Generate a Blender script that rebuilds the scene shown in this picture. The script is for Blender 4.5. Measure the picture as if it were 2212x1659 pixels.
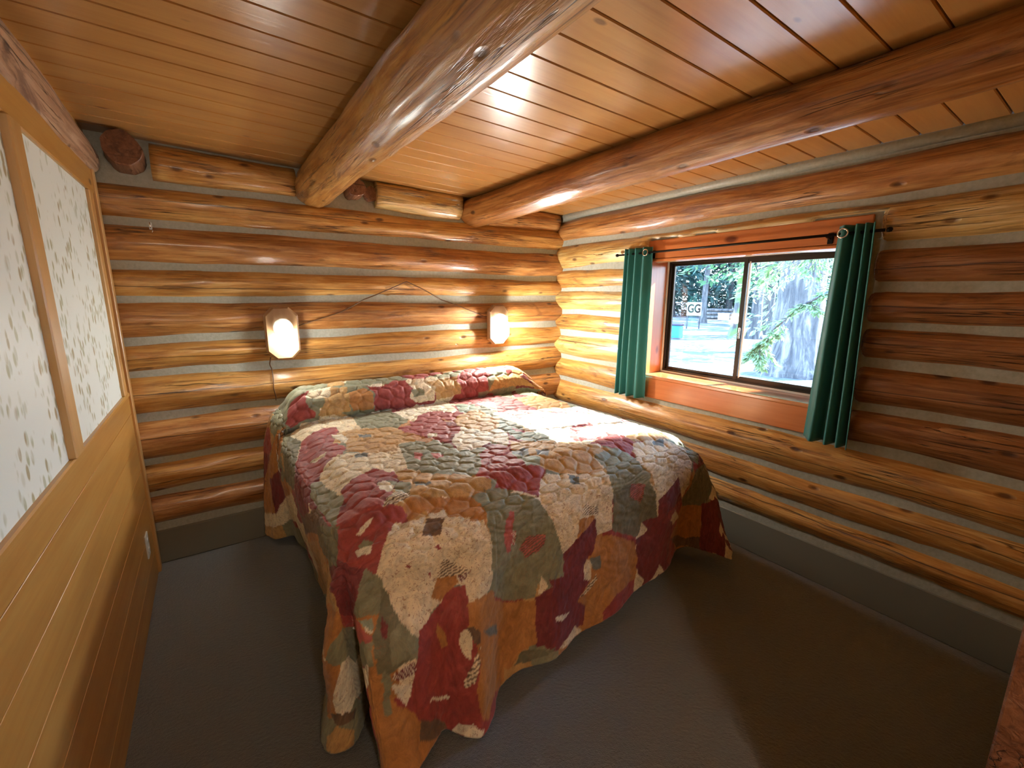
import bpy, math, random
import numpy as np
from mathutils import Vector, Matrix, noise

# ------------------------------------------------------------------ camera, light, exposure
for o in list(bpy.data.objects): bpy.data.objects.remove(o, do_unlink=True)
SC = bpy.context.scene
COL = SC.collection
EYE = Vector((0, 0, 1.45))
YAW, PITCH, ROLL = 0.5989, 0.1984, 0.0034
F_PX = 947.0
def cam_axes():
    cy, sy, cp, sp = math.cos(YAW), math.sin(YAW), math.cos(PITCH), math.sin(PITCH)
    F = Vector((sy*cp, cy*cp, -sp)); R0 = Vector((cy, -sy, 0)); U = R0.cross(F)
    c, s = math.cos(ROLL), math.sin(ROLL)
    return R0*c+U*s, U*c-R0*s, F
cd = bpy.data.cameras.new('camera'); cam = bpy.data.objects.new('camera', cd); COL.objects.link(cam)
R_, U_, F_ = cam_axes()
cam.matrix_world = Matrix(((R_.x, U_.x, -F_.x, EYE.x), (R_.y, U_.y, -F_.y, EYE.y), (R_.z, U_.z, -F_.z, EYE.z), (0, 0, 0, 1)))
cd.sensor_fit = 'HORIZONTAL'; cd.sensor_width = 36; cd.lens = F_PX/2212*36; cd.clip_start = 0.02; cd.clip_end = 500
SC.camera = cam

SKY_STRENGTH = 9.0
world = bpy.data.worlds.new('sky'); SC.world = world; world.use_nodes = True
wn = world.node_tree; wn.nodes.clear()
wo = wn.nodes.new('ShaderNodeOutputWorld'); wb = wn.nodes.new('ShaderNodeBackground')
wt = wn.nodes.new('ShaderNodeTexCoord'); ws = wn.nodes.new('ShaderNodeSeparateXYZ'); wr = wn.nodes.new('ShaderNodeValToRGB')
wn.links.new(wt.outputs['Generated'], ws.inputs[0]); wn.links.new(ws.outputs['Z'], wr.inputs[0])
wr.color_ramp.elements[0].position = 0.0; wr.color_ramp.elements[0].color = (0.62, 0.82, 1.0, 1)
wr.color_ramp.elements[1].position = 0.6; wr.color_ramp.elements[1].color = (0.30, 0.58, 1.0, 1)
wn.links.new(wr.outputs[0], wb.inputs[0]); wb.inputs[1].default_value = SKY_STRENGTH
wn.links.new(wb.outputs[0], wo.inputs[0])

sd = bpy.data.lights.new('sun', 'SUN'); sd.energy = 28; sd.angle = 0.012; sd.color = (1, 0.97, 0.92)
sun = bpy.data.objects.new('sun', sd); COL.objects.link(sun)
sun.rotation_euler = Vector((-1.0, 0.27, -0.68)).to_track_quat('-Z', 'Y').to_euler()
BULB_STRENGTH = 200.0
FILL_STRENGTH = 85.0

SC.view_settings.view_transform = 'Standard'; SC.view_settings.look = 'None'
SC.view_settings.exposure = 1.0; SC.view_settings.gamma = 1.0; SC.view_settings.use_curve_mapping = False
SC.cycles.use_denoising = True
SC.cycles.max_bounces = 8; SC.cycles.diffuse_bounces = 2; SC.cycles.glossy_bounces = 4; SC.cycles.transparent_max_bounces = 16
SC.cycles.sample_clamp_indirect = 40.0; SC.cycles.caustics_reflective = False; SC.cycles.caustics_refractive = False

# room measures (metres)
D, R, L = 2.883, 2.445, 0.372      # back wall y, window wall x, partition at x = -L
def ceil_z(x): return 2.167-0.034*x

# ------------------------------------------------------------------ helpers
def tag(o, label=None, cat=None, group=None, kind=None):
    if label: o['label'] = label
    if cat: o['category'] = cat
    if group: o['group'] = group
    if kind: o['kind'] = kind
    return o
def empty(name, loc=(0, 0, 0), **k):
    o = bpy.data.objects.new(name, None); COL.objects.link(o); o.location = loc; o.empty_display_size = .05
    bpy.context.view_layer.update()
    return tag(o, **k)
def mesh_obj(name, verts, faces, mat, parent=None, smooth=False, **k):
    me = bpy.data.meshes.new(name); me.from_pydata([tuple(v) for v in verts], [], faces); me.update()
    if smooth: me.polygons.foreach_set('use_smooth', [True]*len(me.polygons))
    me.materials.append(mat)
    o = bpy.data.objects.new(name, me); COL.objects.link(o)
    if parent is not None:
        o.parent = parent
        o.matrix_parent_inverse = Matrix.Translation(-Vector(parent.location)) if parent.rotation_euler.z == 0 else parent.matrix_world.inverted()
    return tag(o, **k)
class MB:
    def __init__(s): s.v = []; s.f = []
    def add(s, v, f):
        n = len(s.v); s.v += [tuple(p) for p in v]; s.f += [tuple(i+n for i in q) for q in f]; return s
    def box(s, x0, x1, y0, y1, z0, z1, bev=0.0):
        if x0 > x1: x0, x1 = x1, x0
        if y0 > y1: y0, y1 = y1, y0
        if z0 > z1: z0, z1 = z1, z0
        if bev <= 0:
            v = [(x, y, z) for x in (x0, x1) for y in (y0, y1) for z in (z0, z1)]
            return s.add(v, [(0, 1, 3, 2), (4, 6, 7, 5), (0, 4, 5, 1), (2, 3, 7, 6), (0, 2, 6, 4), (1, 5, 7, 3)])
        b = min(bev, (x1-x0)*.45, (y1-y0)*.45, (z1-z0)*.45); v = []
        for x, sx in ((x0, 1), (x1, -1)):
            for y, sy in ((y0, 1), (y1, -1)):
                for z, sz in ((z0, 1), (z1, -1)):
                    v += [(x, y+sy*b, z+sz*b), (x+sx*b, y, z+sz*b), (x+sx*b, y+sy*b, z)]
        def c(i, j, k): return (i*4+j*2+k)*3
        f = []
        for i in (0, 1):
            q = [c(i, 0, 0), c(i, 0, 1), c(i, 1, 1), c(i, 1, 0)]; f.append(q if i == 0 else q[::-1])
            q = [c(0, i, 0)+1, c(1, i, 0)+1, c(1, i, 1)+1, c(0, i, 1)+1]; f.append(q if i == 0 else q[::-1])
            q = [c(0, 0, i)+2, c(0, 1, i)+2, c(1, 1, i)+2, c(1, 0, i)+2]; f.append(q if i == 0 else q[::-1])
        for a in (0, 1):
            for b_ in (0, 1):
                f.append([c(0, a, b_)+1, c(1, a, b_)+1, c(1, a, b_)+2, c(0, a, b_)+2])
                f.append([c(a, 0, b_)+0, c(a, 1, b_)+0, c(a, 1, b_)+2, c(a, 0, b_)+2])
                f.append([c(a, b_, 0)+0, c(a, b_, 1)+0, c(a, b_, 1)+1, c(a, b_, 0)+1])
        for i in (0, 1):
            for j in (0, 1):
                for k in (0, 1): q = c(i, j, k); f.append([q, q+1, q+2])
        return s.add(v, f)
    def tube(s, pts, r, n=10, cap=True):
        pts = [Vector(p) for p in pts]; rr = r if isinstance(r, (list, tuple)) else [r]*len(pts)
        up = Vector((0, 0, 1)); v = []; f = []
        prev = None
        for i, p in enumerate(pts):
            d = (pts[min(i+1, len(pts)-1)]-pts[max(i-1, 0)]).normalized()
            a = (prev-d*prev.dot(d)) if prev is not None else (up.cross(d) if abs(d.z) < .9 else Vector((1, 0, 0)).cross(d))
            a.normalize(); prev = a; b = d.cross(a)
            for k in range(n):
                t = 2*math.pi*k/n; v.append(p+(a*math.cos(t)+b*math.sin(t))*rr[i])
        for i in range(len(pts)-1):
            for k in range(n):
                k2 = (k+1) % n; f.append((i*n+k, i*n+k2, (i+1)*n+k2, (i+1)*n+k))
        if cap: f.append(tuple(range(n))[::-1]); f.append(tuple((len(pts)-1)*n+k for k in range(n)))
        return s.add(v, f)
    def lathe(s, prof, c=(0, 0, 0), axis='Z', n=24):
        v = []; f = []
        for r, h in prof:
            for k in range(n):
                t = 2*math.pi*k/n; a, b = r*math.cos(t), r*math.sin(t)
                p = (a, b, h) if axis == 'Z' else ((a, h, b) if axis == 'Y' else (h, a, b))
                v.append((c[0]+p[0], c[1]+p[1], c[2]+p[2]))
        for i in range(len(prof)-1):
            for k in range(n):
                k2 = (k+1) % n; f.append((i*n+k, i*n+k2, (i+1)*n+k2, (i+1)*n+k))
        f.append(tuple(range(n))); f.append(tuple((len(prof)-1)*n+k for k in range(n)))
        return s.add(v, f)
    def torus(s, c, r, t, axis='Y', n=24, m=8):
        v = []; f = []
        for i in range(n):
            a = 2*math.pi*i/n
            for j in range(m):
                b = 2*math.pi*j/m; q = r+t*math.cos(b); h = t*math.sin(b)
                p = (q*math.cos(a), h, q*math.sin(a)) if axis == 'Y' else ((h, q*math.cos(a), q*math.sin(a)) if axis == 'X' else (q*math.cos(a), q*math.sin(a), h))
                v.append((c[0]+p[0], c[1]+p[1], c[2]+p[2]))
        for i in range(n):
            for j in range(m):
                f.append((i*m+j, ((i+1) % n)*m+j, ((i+1) % n)*m+(j+1) % m, i*m+(j+1) % m))
        return s.add(v, f)
    def build(s, name, mat, parent=None, smooth=False, **k): return mesh_obj(name, s.v, s.f, mat, parent, smooth, **k)

# ------------------------------------------------------------------ materials
class NT:
    def __init__(s, name):
        s.m = bpy.data.materials.new(name); s.m.use_nodes = True; s.t = s.m.node_tree; s.n = s.t.nodes
        s.b = s.n['Principled BSDF']; s.out = s.n['Material Output']
    def node(s, t, **k):
        n = s.n.new(t)
        for a, b in k.items():
            if a.startswith('i_'):
                key = a[2:]; n.inputs[int(key) if key.isdigit() else key.replace('_', ' ')].default_value = b
            else: setattr(n, a, b)
        return n
    def link(s, a, b): s.t.links.new(a, b)
    def map(s, scale=(1, 1, 1), src='Object', rand=True, rot=(0, 0, 0)):
        tc = s.node('ShaderNodeTexCoord'); mp = s.node('ShaderNodeMapping'); mp.inputs['Scale'].default_value = scale; mp.inputs['Rotation'].default_value = rot
        if rand:
            oi = s.node('ShaderNodeObjectInfo'); va = s.node('ShaderNodeVectorMath', operation='SCALE'); va.inputs[0].default_value = (37, 53, 71)
            s.link(oi.outputs['Random'], va.inputs['Scale']); ad = s.node('ShaderNodeVectorMath', operation='ADD')
            s.link(tc.outputs[src], ad.inputs[0]); s.link(va.outputs[0], ad.inputs[1]); s.link(ad.outputs[0], mp.inputs[0])
        else: s.link(tc.outputs[src], mp.inputs[0])
        return mp.outputs[0]
    def noise(s, vec, scale, detail=4, rough=.55, dist=0):
        n = s.node('ShaderNodeTexNoise'); n.inputs['Scale'].default_value = scale; n.inputs['Detail'].default_value = detail
        n.inputs['Roughness'].default_value = rough; n.inputs['Distortion'].default_value = dist
        s.link(vec, n.inputs['Vector']); return n.outputs['Fac']
    def ramp(s, fac, stops):
        r = s.node('ShaderNodeValToRGB'); e = r.color_ramp.elements
        while len(e) < len(stops): e.new(.5)
        for i, (p, c) in enumerate(stops):
            e[i].position = p; e[i].color = (c[0], c[1], c[2], 1) if isinstance(c, (tuple, list)) else (c, c, c, 1)
        s.link(fac, r.inputs[0]); return r.outputs[0]
    def mix(s, fac, a, b, mode='MIX'):
        m = s.node('ShaderNodeMix', data_type='RGBA', blend_type=mode)
        for i, x in ((0, fac), (6, a), (7, b)):
            if hasattr(x, 'is_linked') or hasattr(x, 'links'): s.link(x, m.inputs[i])
            else: m.inputs[i].default_value = (x if i == 0 else (x[0], x[1], x[2], 1))
        return m.outputs[2]
    def math(s, op, a, b=None):
        m = s.node('ShaderNodeMath', operation=op)
        for i, x in ((0, a), (1, b)):
            if x is None: continue
            if hasattr(x, 'links'): s.link(x, m.inputs[i])
            else: m.inputs[i].default_value = x
        return m.outputs[0]
    def bump(s, h, strength=.3, dist=.01):
        b = s.node('ShaderNodeBump'); b.inputs['Strength'].default_value = strength; b.inputs['Distance'].default_value = dist
        s.link(h, b.inputs['Height']); s.link(b.outputs[0], s.b.inputs['Normal'])
    def base(s, c): s.link(c, s.b.inputs['Base Color'])
    def set(s, **k):
        for a, v in k.items(): s.b.inputs[a.replace('_', ' ')].default_value = v
        return s

def plain(name, c, rough=.5, metal=0, **k):
    n = NT(name); n.set(Base_Color=(c[0], c[1], c[2], 1), Roughness=rough, Metallic=metal); n.set(**k); return n.m

def log_mat(name, pale, mid, dark, rough=.33, coat=.6, patch=.5):
    n = NT(name)
    grain = n.map((1.3, 16, 16)); soft = n.map((2.2, 7, 7)); kn = n.map((1.3, 2.9, 2.9))
    g = n.noise(grain, 3.0, 6, .65, .6); s2 = n.noise(soft, 1.4, 4, .6, .8)
    c1 = n.ramp(g, [(.28, dark), (.45, mid), (.62, pale)])
    c2 = n.ramp(s2, [(.3, dark), (.48, mid), (.7, pale)])
    c = n.mix(.5, c1, c2)
    st = n.noise(n.map((.7, 30, 30)), 2.2, 4, .6, .4)
    c = n.mix(n.math('MULTIPLY', n.ramp(st, [(.54, 0.0), (.66, 1.0)]), .55), c, (dark[0]*.8, dark[1]*.75, dark[2]*.7))
    hi = n.noise(n.map((1.1, 20, 20)), 1.9, 3, .6, .6)
    c = n.mix(n.math('MULTIPLY', n.ramp(hi, [(.56, 0.0), (.66, 1.0)]), .6), c, (min(1, pale[0]*1.12), min(1, pale[1]*1.22), pale[2]*1.45))
    # brown bark remnants with clear edges
    pt = n.noise(n.map((2.0, 9, 9)), 1.1, 5, .6, 1.2)
    pm = n.ramp(pt, [(.60, 0.0), (.66, 1.0)])
    c = n.mix(n.math('MULTIPLY', pm, patch), c, (dark[0]*.62, dark[1]*.55, dark[2]*.5))
    # knots
    vo = n.node('ShaderNodeTexVoronoi'); vo.inputs['Scale'].default_value = 3.6; n.link(kn, vo.inputs['Vector'])
    k = n.ramp(vo.outputs['Distance'], [(.07, 1.0), (.15, 0.0)])
    c = n.mix(n.math('MULTIPLY', k, .85), c, (dark[0]*.35, dark[1]*.25, dark[2]*.2))
    # fine drying cracks
    ck = n.noise(n.map((.9, 26, 26)), 1.7, 3, .5, .35)
    cr = n.ramp(n.math('ABSOLUTE', n.math('SUBTRACT', ck, .5)), [(.0, 1.0), (.02, 0.0)])
    cm = n.ramp(n.noise(n.map((1.5, 5, 5)), 1.3, 2), [(.50, 0.0), (.60, 1.0)])
    crm = n.math('MULTIPLY', cr, cm)
    c = n.mix(n.math('MULTIPLY', crm, .85), c, (.03, .012, .006))
    # one long wandering drying split per log
    tc = n.node('ShaderNodeTexCoord'); sx = n.node('ShaderNodeSeparateXYZ'); n.link(tc.outputs['Object'], sx.inputs[0]); oi = n.node('ShaderNodeObjectInfo')
    wob = n.noise(n.map((1.6, .01, .01)), 1.0, 4, .6)
    dz = n.math('SUBTRACT', sx.outputs['Z'], n.math('MULTIPLY', n.math('SUBTRACT', oi.outputs['Random'], .5), .09))
    dz = n.math('ABSOLUTE', n.math('SUBTRACT', dz, n.math('MULTIPLY', n.math('SUBTRACT', wob, .5), .05)))
    seg = n.ramp(n.noise(n.map((1.1, .01, .01)), .9, 1), [(.47, 0.0), (.56, 1.0)])
    split = n.math('MULTIPLY', n.ramp(dz, [(.0007, 1.0), (.0024, 0.0)]), seg)
    c = n.mix(n.math('MULTIPLY', split, .9), c, (.02, .008, .004))
    n.base(c)
    n.set(Roughness=rough, Coat_Weight=coat, Coat_Roughness=.22)
    h = n.math('ADD', n.math('MULTIPLY', g, .5), n.math('MULTIPLY', s2, .8))
    h = n.math('SUBTRACT', h, n.math('ADD', n.math('MULTIPLY', crm, .8), n.math('MULTIPLY', k, .5)))
    n.bump(h, .8, .014)
    return n.m

def board_mat(name, pale, mid, dark, rough=.38, axis=0, knots=True, coat=.2, kscale=1.0, src='Object', rand=True):
    n = NT(name)
    def sc(a, b): v = [b, b, b]; v[axis] = a; return tuple(v)
    g = n.noise(n.map(sc(1.0, 22), src, rand), 2.2, 5, .6, .9)
    w = n.noise(n.map(sc(.7, 5), src, rand), 1.6, 3, .5, .5)
    c = n.mix(.5, n.ramp(g, [(.3, mid), (.6, pale)]), n.ramp(w, [(.32, dark), (.5, mid), (.68, pale)]))
    h = g
    if knots:
        vo = n.node('ShaderNodeTexVoronoi'); vo.inputs['Scale'].default_value = 2.9*kscale; n.link(n.map(sc(1, 2.1), src, rand), vo.inputs['Vector'])
        sel = n.ramp(vo.outputs['Color'], [(.38, 0.0), (.42, 1.0)])
        k = n.math('MULTIPLY', n.ramp(vo.outputs['Distance'], [(.055, 1.0), (.10, 0.0)]), sel)
        c = n.mix(n.math('MULTIPLY', k, .9), c, (dark[0]*.3, dark[1]*.2, dark[2]*.2))
    n.base(c); n.set(Roughness=rough, Coat_Weight=coat, Coat_Roughness=.2); n.bump(h, .15, .004)
    return n.m

M = {}
M['log'] = log_mat('varnished log', (.80, .455, .14), (.57, .245, .052), (.23, .080, .018))
M['log_red'] = log_mat('reddish log', (.70, .35, .11), (.44, .165, .04), (.17, .055, .016), patch=.4)
M['log_shaded'] = log_mat('shade-darkened log', (.52, .24, .085), (.32, .12, .034), (.13, .045, .015), rough=.4, coat=.3, patch=.4)  # shaded copy of the log wood, darkened for the wall right of the window
M['log_pale'] = log_mat('pale log', (.85, .60, .25), (.68, .39, .11), (.32, .14, .036), patch=.6)
M['log_bark'] = log_mat('barky log', (.58, .36, .22), (.42, .22, .12), (.22, .10, .06), rough=.5, coat=.1, patch=.7)
M['log_dark'] = log_mat('dark log', (.30, .13, .06), (.20, .075, .03), (.10, .03, .015), rough=.45, coat=.2)
M['plank'] = board_mat('ceiling plank', (.64, .33, .105), (.55, .255, .07), (.42, .17, .04), rough=.28, coat=.35, kscale=1.3, rand=False)
M['pine'] = board_mat('pine board', (.60, .315, .08), (.51, .23, .045), (.38, .145, .025), rough=.4, axis=1, kscale=.9)
M['pine_up'] = board_mat('upright pine batten', (.66, .38, .14), (.56, .28, .08), (.43, .18, .04), rough=.4, axis=2, kscale=.9)
M['cedar'] = board_mat('orange stained casing', (.72, .25, .075), (.60, .17, .045), (.44, .105, .025), rough=.3, axis=1, kscale=.7)
M['cedar_up'] = board_mat('orange stained upright', (.72, .30, .10), (.62, .21, .06), (.48, .13, .03), rough=.3, axis=2, kscale=.7)
M['sill'] = board_mat('glossy stained sill', (.72, .30, .12), (.62, .21, .07), (.48, .13, .04), rough=.12, axis=1, knots=False, coat=1.0)
M['sconce_wood'] = board_mat('oak sconce board', (.44, .25, .12), (.36, .19, .085), (.27, .13, .055), rough=.4, axis=2, knots=False)
M['alu'] = plain('dark bronze aluminium', (.045, .038, .03), .35, .7)
M['black'] = plain('black iron', (.02, .018, .016), .35, .8)
M['chrome'] = plain('bright metal', (.8, .8, .78), .15, 1.0)
M['vinyl'] = plain('white vinyl', (.78, .76, .7), .4)
M['cord'] = plain('brown cord', (.16, .075, .03), .5)
M['white'] = plain('white plastic', (.85, .84, .8), .35)
M['soil'] = plain('dark underside', (.05, .04, .03), .9)

n = NT('grey chinking')
a = n.noise(n.map((1, 1, 1), 'Object', False), 9, 5, .6); b = n.noise(n.map((1, 1, 1), 'Object', False), 60, 3, .6)
n.base(n.mix(.7, n.ramp(a, [(.3, (.35, .33, .24)), (.7, (.52, .51, .42))]), n.ramp(b, [(.3, (.38, .37, .29)), (.7, (.52, .51, .44))])))
n.set(Roughness=.42); n.bump(n.math('ADD', a, n.math('MULTIPLY', b, .4)), .5, .008); M['chink'] = n.m

M['kick'] = plain('dark grey kick board', (.20, .185, .14), .7)
n = NT('grey green carpet')
v = n.map((1, 1, 1), 'Object', False)
a = n.noise(v, 420, 2, .7); b = n.noise(v, 5, 3, .5); c3 = n.noise(v, 90, 3, .6)
col = n.mix(.6, n.ramp(a, [(.3, (.035, .033, .024)), (.7, (.105, .10, .08))]), n.ramp(c3, [(.3, (.05, .047, .036)), (.7, (.085, .082, .066))]))
n.base(n.mix(.25, col, n.ramp(b, [(.3, (.05, .05, .04)), (.7, (.095, .09, .072))])))
n.set(Roughness=.6, Sheen_Weight=1.0, Sheen_Roughness=.3); n.bump(n.math('ADD', a, c3), .9, .012); M['carpet'] = n.m

n = NT('floral wallpaper')
v = n.map((1, 1, 1), 'Object', False)
big = n.noise(v, 7.5, 2, .5, .3)
mask = n.ramp(big, [(.44, 0.0), (.52, 1.0)])
vo = n.node('ShaderNodeTexVoronoi'); vo.inputs['Scale'].default_value = 32; vo.inputs['Randomness'].default_value = 1.0
n.link(n.map((1, 1.25, .62), 'Object', False), vo.inputs['Vector'])
leaf = n.ramp(vo.outputs['Distance'], [(.30, 1.0), (.44, 0.0)])
lc = n.ramp(vo.outputs['Color'], [(.2, (.33, .36, .20)), (.5, (.46, .46, .28)), (.8, (.42, .34, .19))])
pick = n.ramp(vo.outputs['Color'], [(.15, 0.25), (.5, 1.0)])
f = n.math('MULTIPLY', n.math('MULTIPLY', mask, leaf), n.math('MULTIPLY', pick, 1.0))
vo2 = n.node('ShaderNodeTexVoronoi'); vo2.inputs['Scale'].default_value = 13; n.link(n.map((1, 1, .6), 'Object', False), vo2.inputs['Vector'])
spr = n.math('MULTIPLY', n.ramp(vo2.outputs['Distance'], [(.10, 1.0), (.17, 0.0)]), .45)
c = n.mix(f, (.84, .87, .82), lc); c = n.mix(spr, c, (.58, .58, .44))
n.base(c); n.set(Roughness=.5); M['paper'] = n.m

def cloth(name, c, tr=0.0):
    n = NT(name); v = n.map((1, 1, 1), 'Object', False); a = n.noise(v, 300, 2, .6)
    n.base(n.mix(a, tuple(x*.85 for x in c), tuple(min(1, x*1.15) for x in c))); n.set(Roughness=.55, Sheen_Weight=.3)
    n.bump(a, .2, .002)
    if tr > 0:
        t = n.node('ShaderNodeBsdfTranslucent'); t.inputs[0].default_value = (c[0]*1.5, c[1]*1.5, c[2]*1.5, 1)
        ms = n.node('ShaderNodeMixShader'); ms.inputs[0].default_value = tr
        n.link(n.b.outputs[0], ms.inputs[1]); n.link(t.outputs[0], ms.inputs[2]); n.link(ms.outputs[0], n.out.inputs[0])
    return n.m
M['curtain'] = cloth('teal green curtain', (.022, .20, .185), .15)

n = NT('window glass'); n.n.remove(n.b)
t = n.node('ShaderNodeBsdfTransparent'); g = n.node('ShaderNodeBsdfGlossy'); g.inputs['Roughness'].default_value = .02
fr = n.node('ShaderNodeFresnel'); fr.inputs[0].default_value = 1.45; ms = n.node('ShaderNodeMixShader')
n.link(fr.outputs[0], ms.inputs[0]); n.link(t.outputs[0], ms.inputs[1]); n.link(g.outputs[0], ms.inputs[2]); n.link(ms.outputs[0], n.out.inputs[0]); M['pane'] = n.m

n = NT('glowing bulb glass'); n.set(Base_Color=(1, 1, 1, 1), Emission_Color=(.96, 1.0, .95, 1), Emission_Strength=BULB_STRENGTH); M['bulb'] = n.m
n = NT('dim glowing bulb glass'); n.set(Base_Color=(1, 1, 1, 1), Emission_Color=(.96, 1.0, .95, 1), Emission_Strength=BULB_STRENGTH*.18); M['bulb_dim'] = n.m
n = NT('clear pressed glass'); n.set(Base_Color=(.9, .88, .8, 1), Roughness=.12, Transmission_Weight=.7, IOR=1.45, Specular_IOR_Level=.8); M['glass'] = n.m
n = NT('fill lamp glass'); n.set(Base_Color=(1, 1, 1, 1), Emission_Color=(1.0, .88, .72, 1), Emission_Strength=FILL_STRENGTH); M['fillbulb'] = n.m

# ------------------------------------------------------------------ logs
def log(name, p0, p1, r0, r1, seed, mat, parent=None, clamp=None, n=40, rough=.009, **k):
    p0, p1 = Vector(p0), Vector(p1); ax = (p1-p0); ln = ax.length; ax.normalize()
    up = Vector((0, 0, 1)); e2 = up.cross(ax).normalized(); e3 = ax.cross(e2)
    m = max(3, int(ln/.035)); rnd = random.Random(seed)
    bumps = [(rnd.uniform(0, ln), rnd.uniform(0, 6.28), rnd.uniform(.003, .009), rnd.uniform(.03, .06)) for _ in range(int(ln*3)+1)]
    V = []; off = seed*7.31
    for i in range(m+1):
        s = ln*i/m
        bow = Vector((0, noise.noise(Vector((s*.9, off, 0)))*.006, noise.noise(Vector((s*.9, off, 9)))*.008))
        for j in range(n):
            t = 2*math.pi*j/n; c, sn = math.cos(t), math.sin(t)
            r = r0+(r1-r0)*s/ln
            q = Vector((s*1.6+off, c*.9, sn*.9)); r += noise.noise(q)*rough*1.3
            q = Vector((s*5+off, c*2.5, sn*2.5)); r += noise.noise(q)*rough*.55
            q = Vector((s*1.2+off, c*4, sn*4)); r += noise.noise(q)*rough*.35
            for bs, bt, ba, bw in bumps:
                dd = abs((t-bt+math.pi) % (2*math.pi)-math.pi)*r0; d2 = (s-bs)**2*.35+dd*dd
                if d2 < 4*bw*bw*.25: r += ba*math.exp(-d2/(bw*bw*.12))
            V.append(Vector((s, bow.y+c*r, bow.z+sn*r)))
    Fs = []
    for i in range(m):
        for j in range(n):
            j2 = (j+1) % n; Fs.append((i*n+j, i*n+j2, (i+1)*n+j2, (i+1)*n+j))
    Fs.append(tuple(range(n))[::-1]); Fs.append(tuple(m*n+j for j in range(n)))
    mw = Matrix(((ax.x, e2.x, e3.x, p0.x), (ax.y, e2.y, e3.y, p0.y), (ax.z, e2.z, e3.z, p0.z), (0, 0, 0, 1)))
    if clamp:
        inv = mw.inverted(); V = [inv @ clamp(mw @ v) for v in V]
    me = bpy.data.meshes.new(name); me.from_pydata([tuple(v) for v in V], [], Fs)
    me.polygons.foreach_set('use_smooth', [len(p.vertices) == 4 for p in me.polygons]); me.materials.append(mat)
    o = bpy.data.objects.new(name, me); COL.objects.link(o)
    if parent is not None: o.parent = parent; o.matrix_parent_inverse = Matrix.Identity(4)
    o.matrix_world = mw
    if parent is not None: o.matrix_local = mw
    return tag(o, **k)

# ------------------------------------------------------------------ setting: back wall
CB = [1.972, 1.800, 1.590, 1.424, 1.222, 1.045, .825, .583, .400, .215]
CR = [2.052, 1.865, 1.665, 1.500, 1.320, 1.157, .955, .757, .550, .380, .222]
HC = .021
wb_ = empty('wall_back', (0, 0, 0), kind='structure', label='back wall of round varnished logs with pale chinking between them')
mats = ['log', 'log_red', 'log', 'log_red', 'log', 'log', 'log_red', 'log', 'log_red']
for i in range(len(CB)-1):
    zt, zb = CB[i]-HC, CB[i+1]+HC; h = (zt-zb)/2; r = h+.018; off = math.sqrt(r*r-h*h)
    log('log', (-L-.09, D+off-.004, (zt+zb)/2), (R+.12, D+off-.004, (zt+zb)/2), r, r*.97, 10+i, M[mats[i]], wb_)
MB().box(-.7, R+.4, D, D+.12, 0, 2.3).build('chinking', M['chink'], wb_)
for i, (a, b, mt, z) in enumerate([(-.155, .475, 'log', 2.078), (.925, 1.515, 'log_pale', 2.060), (1.755, 2.40, 'log_red', 2.032)]):
    log('short_log', (a, D+.022, z+.007), (b, D+.022, z-.005), .088, .085, 60+i, M[mt], wb_)
log('log_stub', (-.245, D-.15, 2.095), (-.245, D+.06, 2.085), .070, .076, 70, M['log_dark'], wb_)
log('log_stub', (.79, D-.11, 2.075), (.79, D+.06, 2.065), .050, .055, 71, M['log_dark'], wb_)
log('log_stub', (.895, D-.035, 2.06), (.895, D+.06, 2.06), .040, .042, 72, M['log_dark'], wb_)
MB().box(-L, R, D-.012, D+.01, 0, .19, .006).build('baseboard_back', M['kick'], None, kind='structure', label='low dark grey strip along the foot of the back wall')

# window wall
WY0, WY1, WZ0, WZ1 = .845, 1.954, .925, 1.690
wr_ = empty('wall_right', (0, 0, 0), kind='structure', label='window wall of round varnished logs with grey chinking')
Y0 = -.2
def cl_r(p):
    if WY0-.10 < p.y < WY1+.03 and WZ0-.165 < p.z < WZ1+.122: p.x = max(p.x, R+.012)
    return p
mats = ['log_red', 'log_pale', 'log', 'log_pale', 'log', 'log_pale', 'log', 'log', 'log', 'log']
for i in range(len(CR)-1):
    zt, zb = CR[i]-HC, CR[i+1]+HC; h = (zt-zb)/2; r = h+.02; off = math.sqrt(r*r-h*h); x = R+off-.004; z = (zt+zb)/2
    if z < WZ1 and z > WZ0:
        log('log', (x, WY1+.012, z), (x, D+.1, z), r, r*.97, 100+i, M[mats[i]], wr_, cl_r)
        log('log', (x, Y0, z), (x, WY0-.012, z), r, r*.97, 120+i, M['log_shaded'], wr_, cl_r)
    elif z < WZ0 and z > WZ0-.16:
        log('log', (x, WY1+.03, z), (x, D+.1, z), r, r, 100+i, M[mats[i]], wr_)
        log('log', (x, Y0, z), (x, WY0-.10, z), r, r, 120+i, M['log_shaded'], wr_)
    else:
        log('log', (x, Y0, z), (x, D+.1, z), r, r, 100+i, M[mats[i]], wr_, cl_r)
ck = MB()
ck.box(R, R+.15, Y0-.2, WY0-.015, 0, 2.3).box(R, R+.15, WY1+.015, D+.1, 0, 2.3).box(R, R+.15, WY0-.015, WY1+.015, 0, WZ0-.03).box(R, R+.15, WY0-.015, WY1+.015, WZ1+.03, 2.3)
ck.build('chinking', M['chink'], wr_)
MB().box(R+.15, R+.22, Y0-.2, WY0-.015, -.45, 2.3).box(R+.15, R+.22, WY1+.015, D+.1, -.45, 2.3).box(R+.15, R+.22, WY0-.015, WY1+.015, -.45, WZ0-.03).box(R+.15, R+.22, WY0-.015, WY1+.015, WZ1+.03, 2.3).build('outer_cladding', M['log_dark'], wr_)
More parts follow.
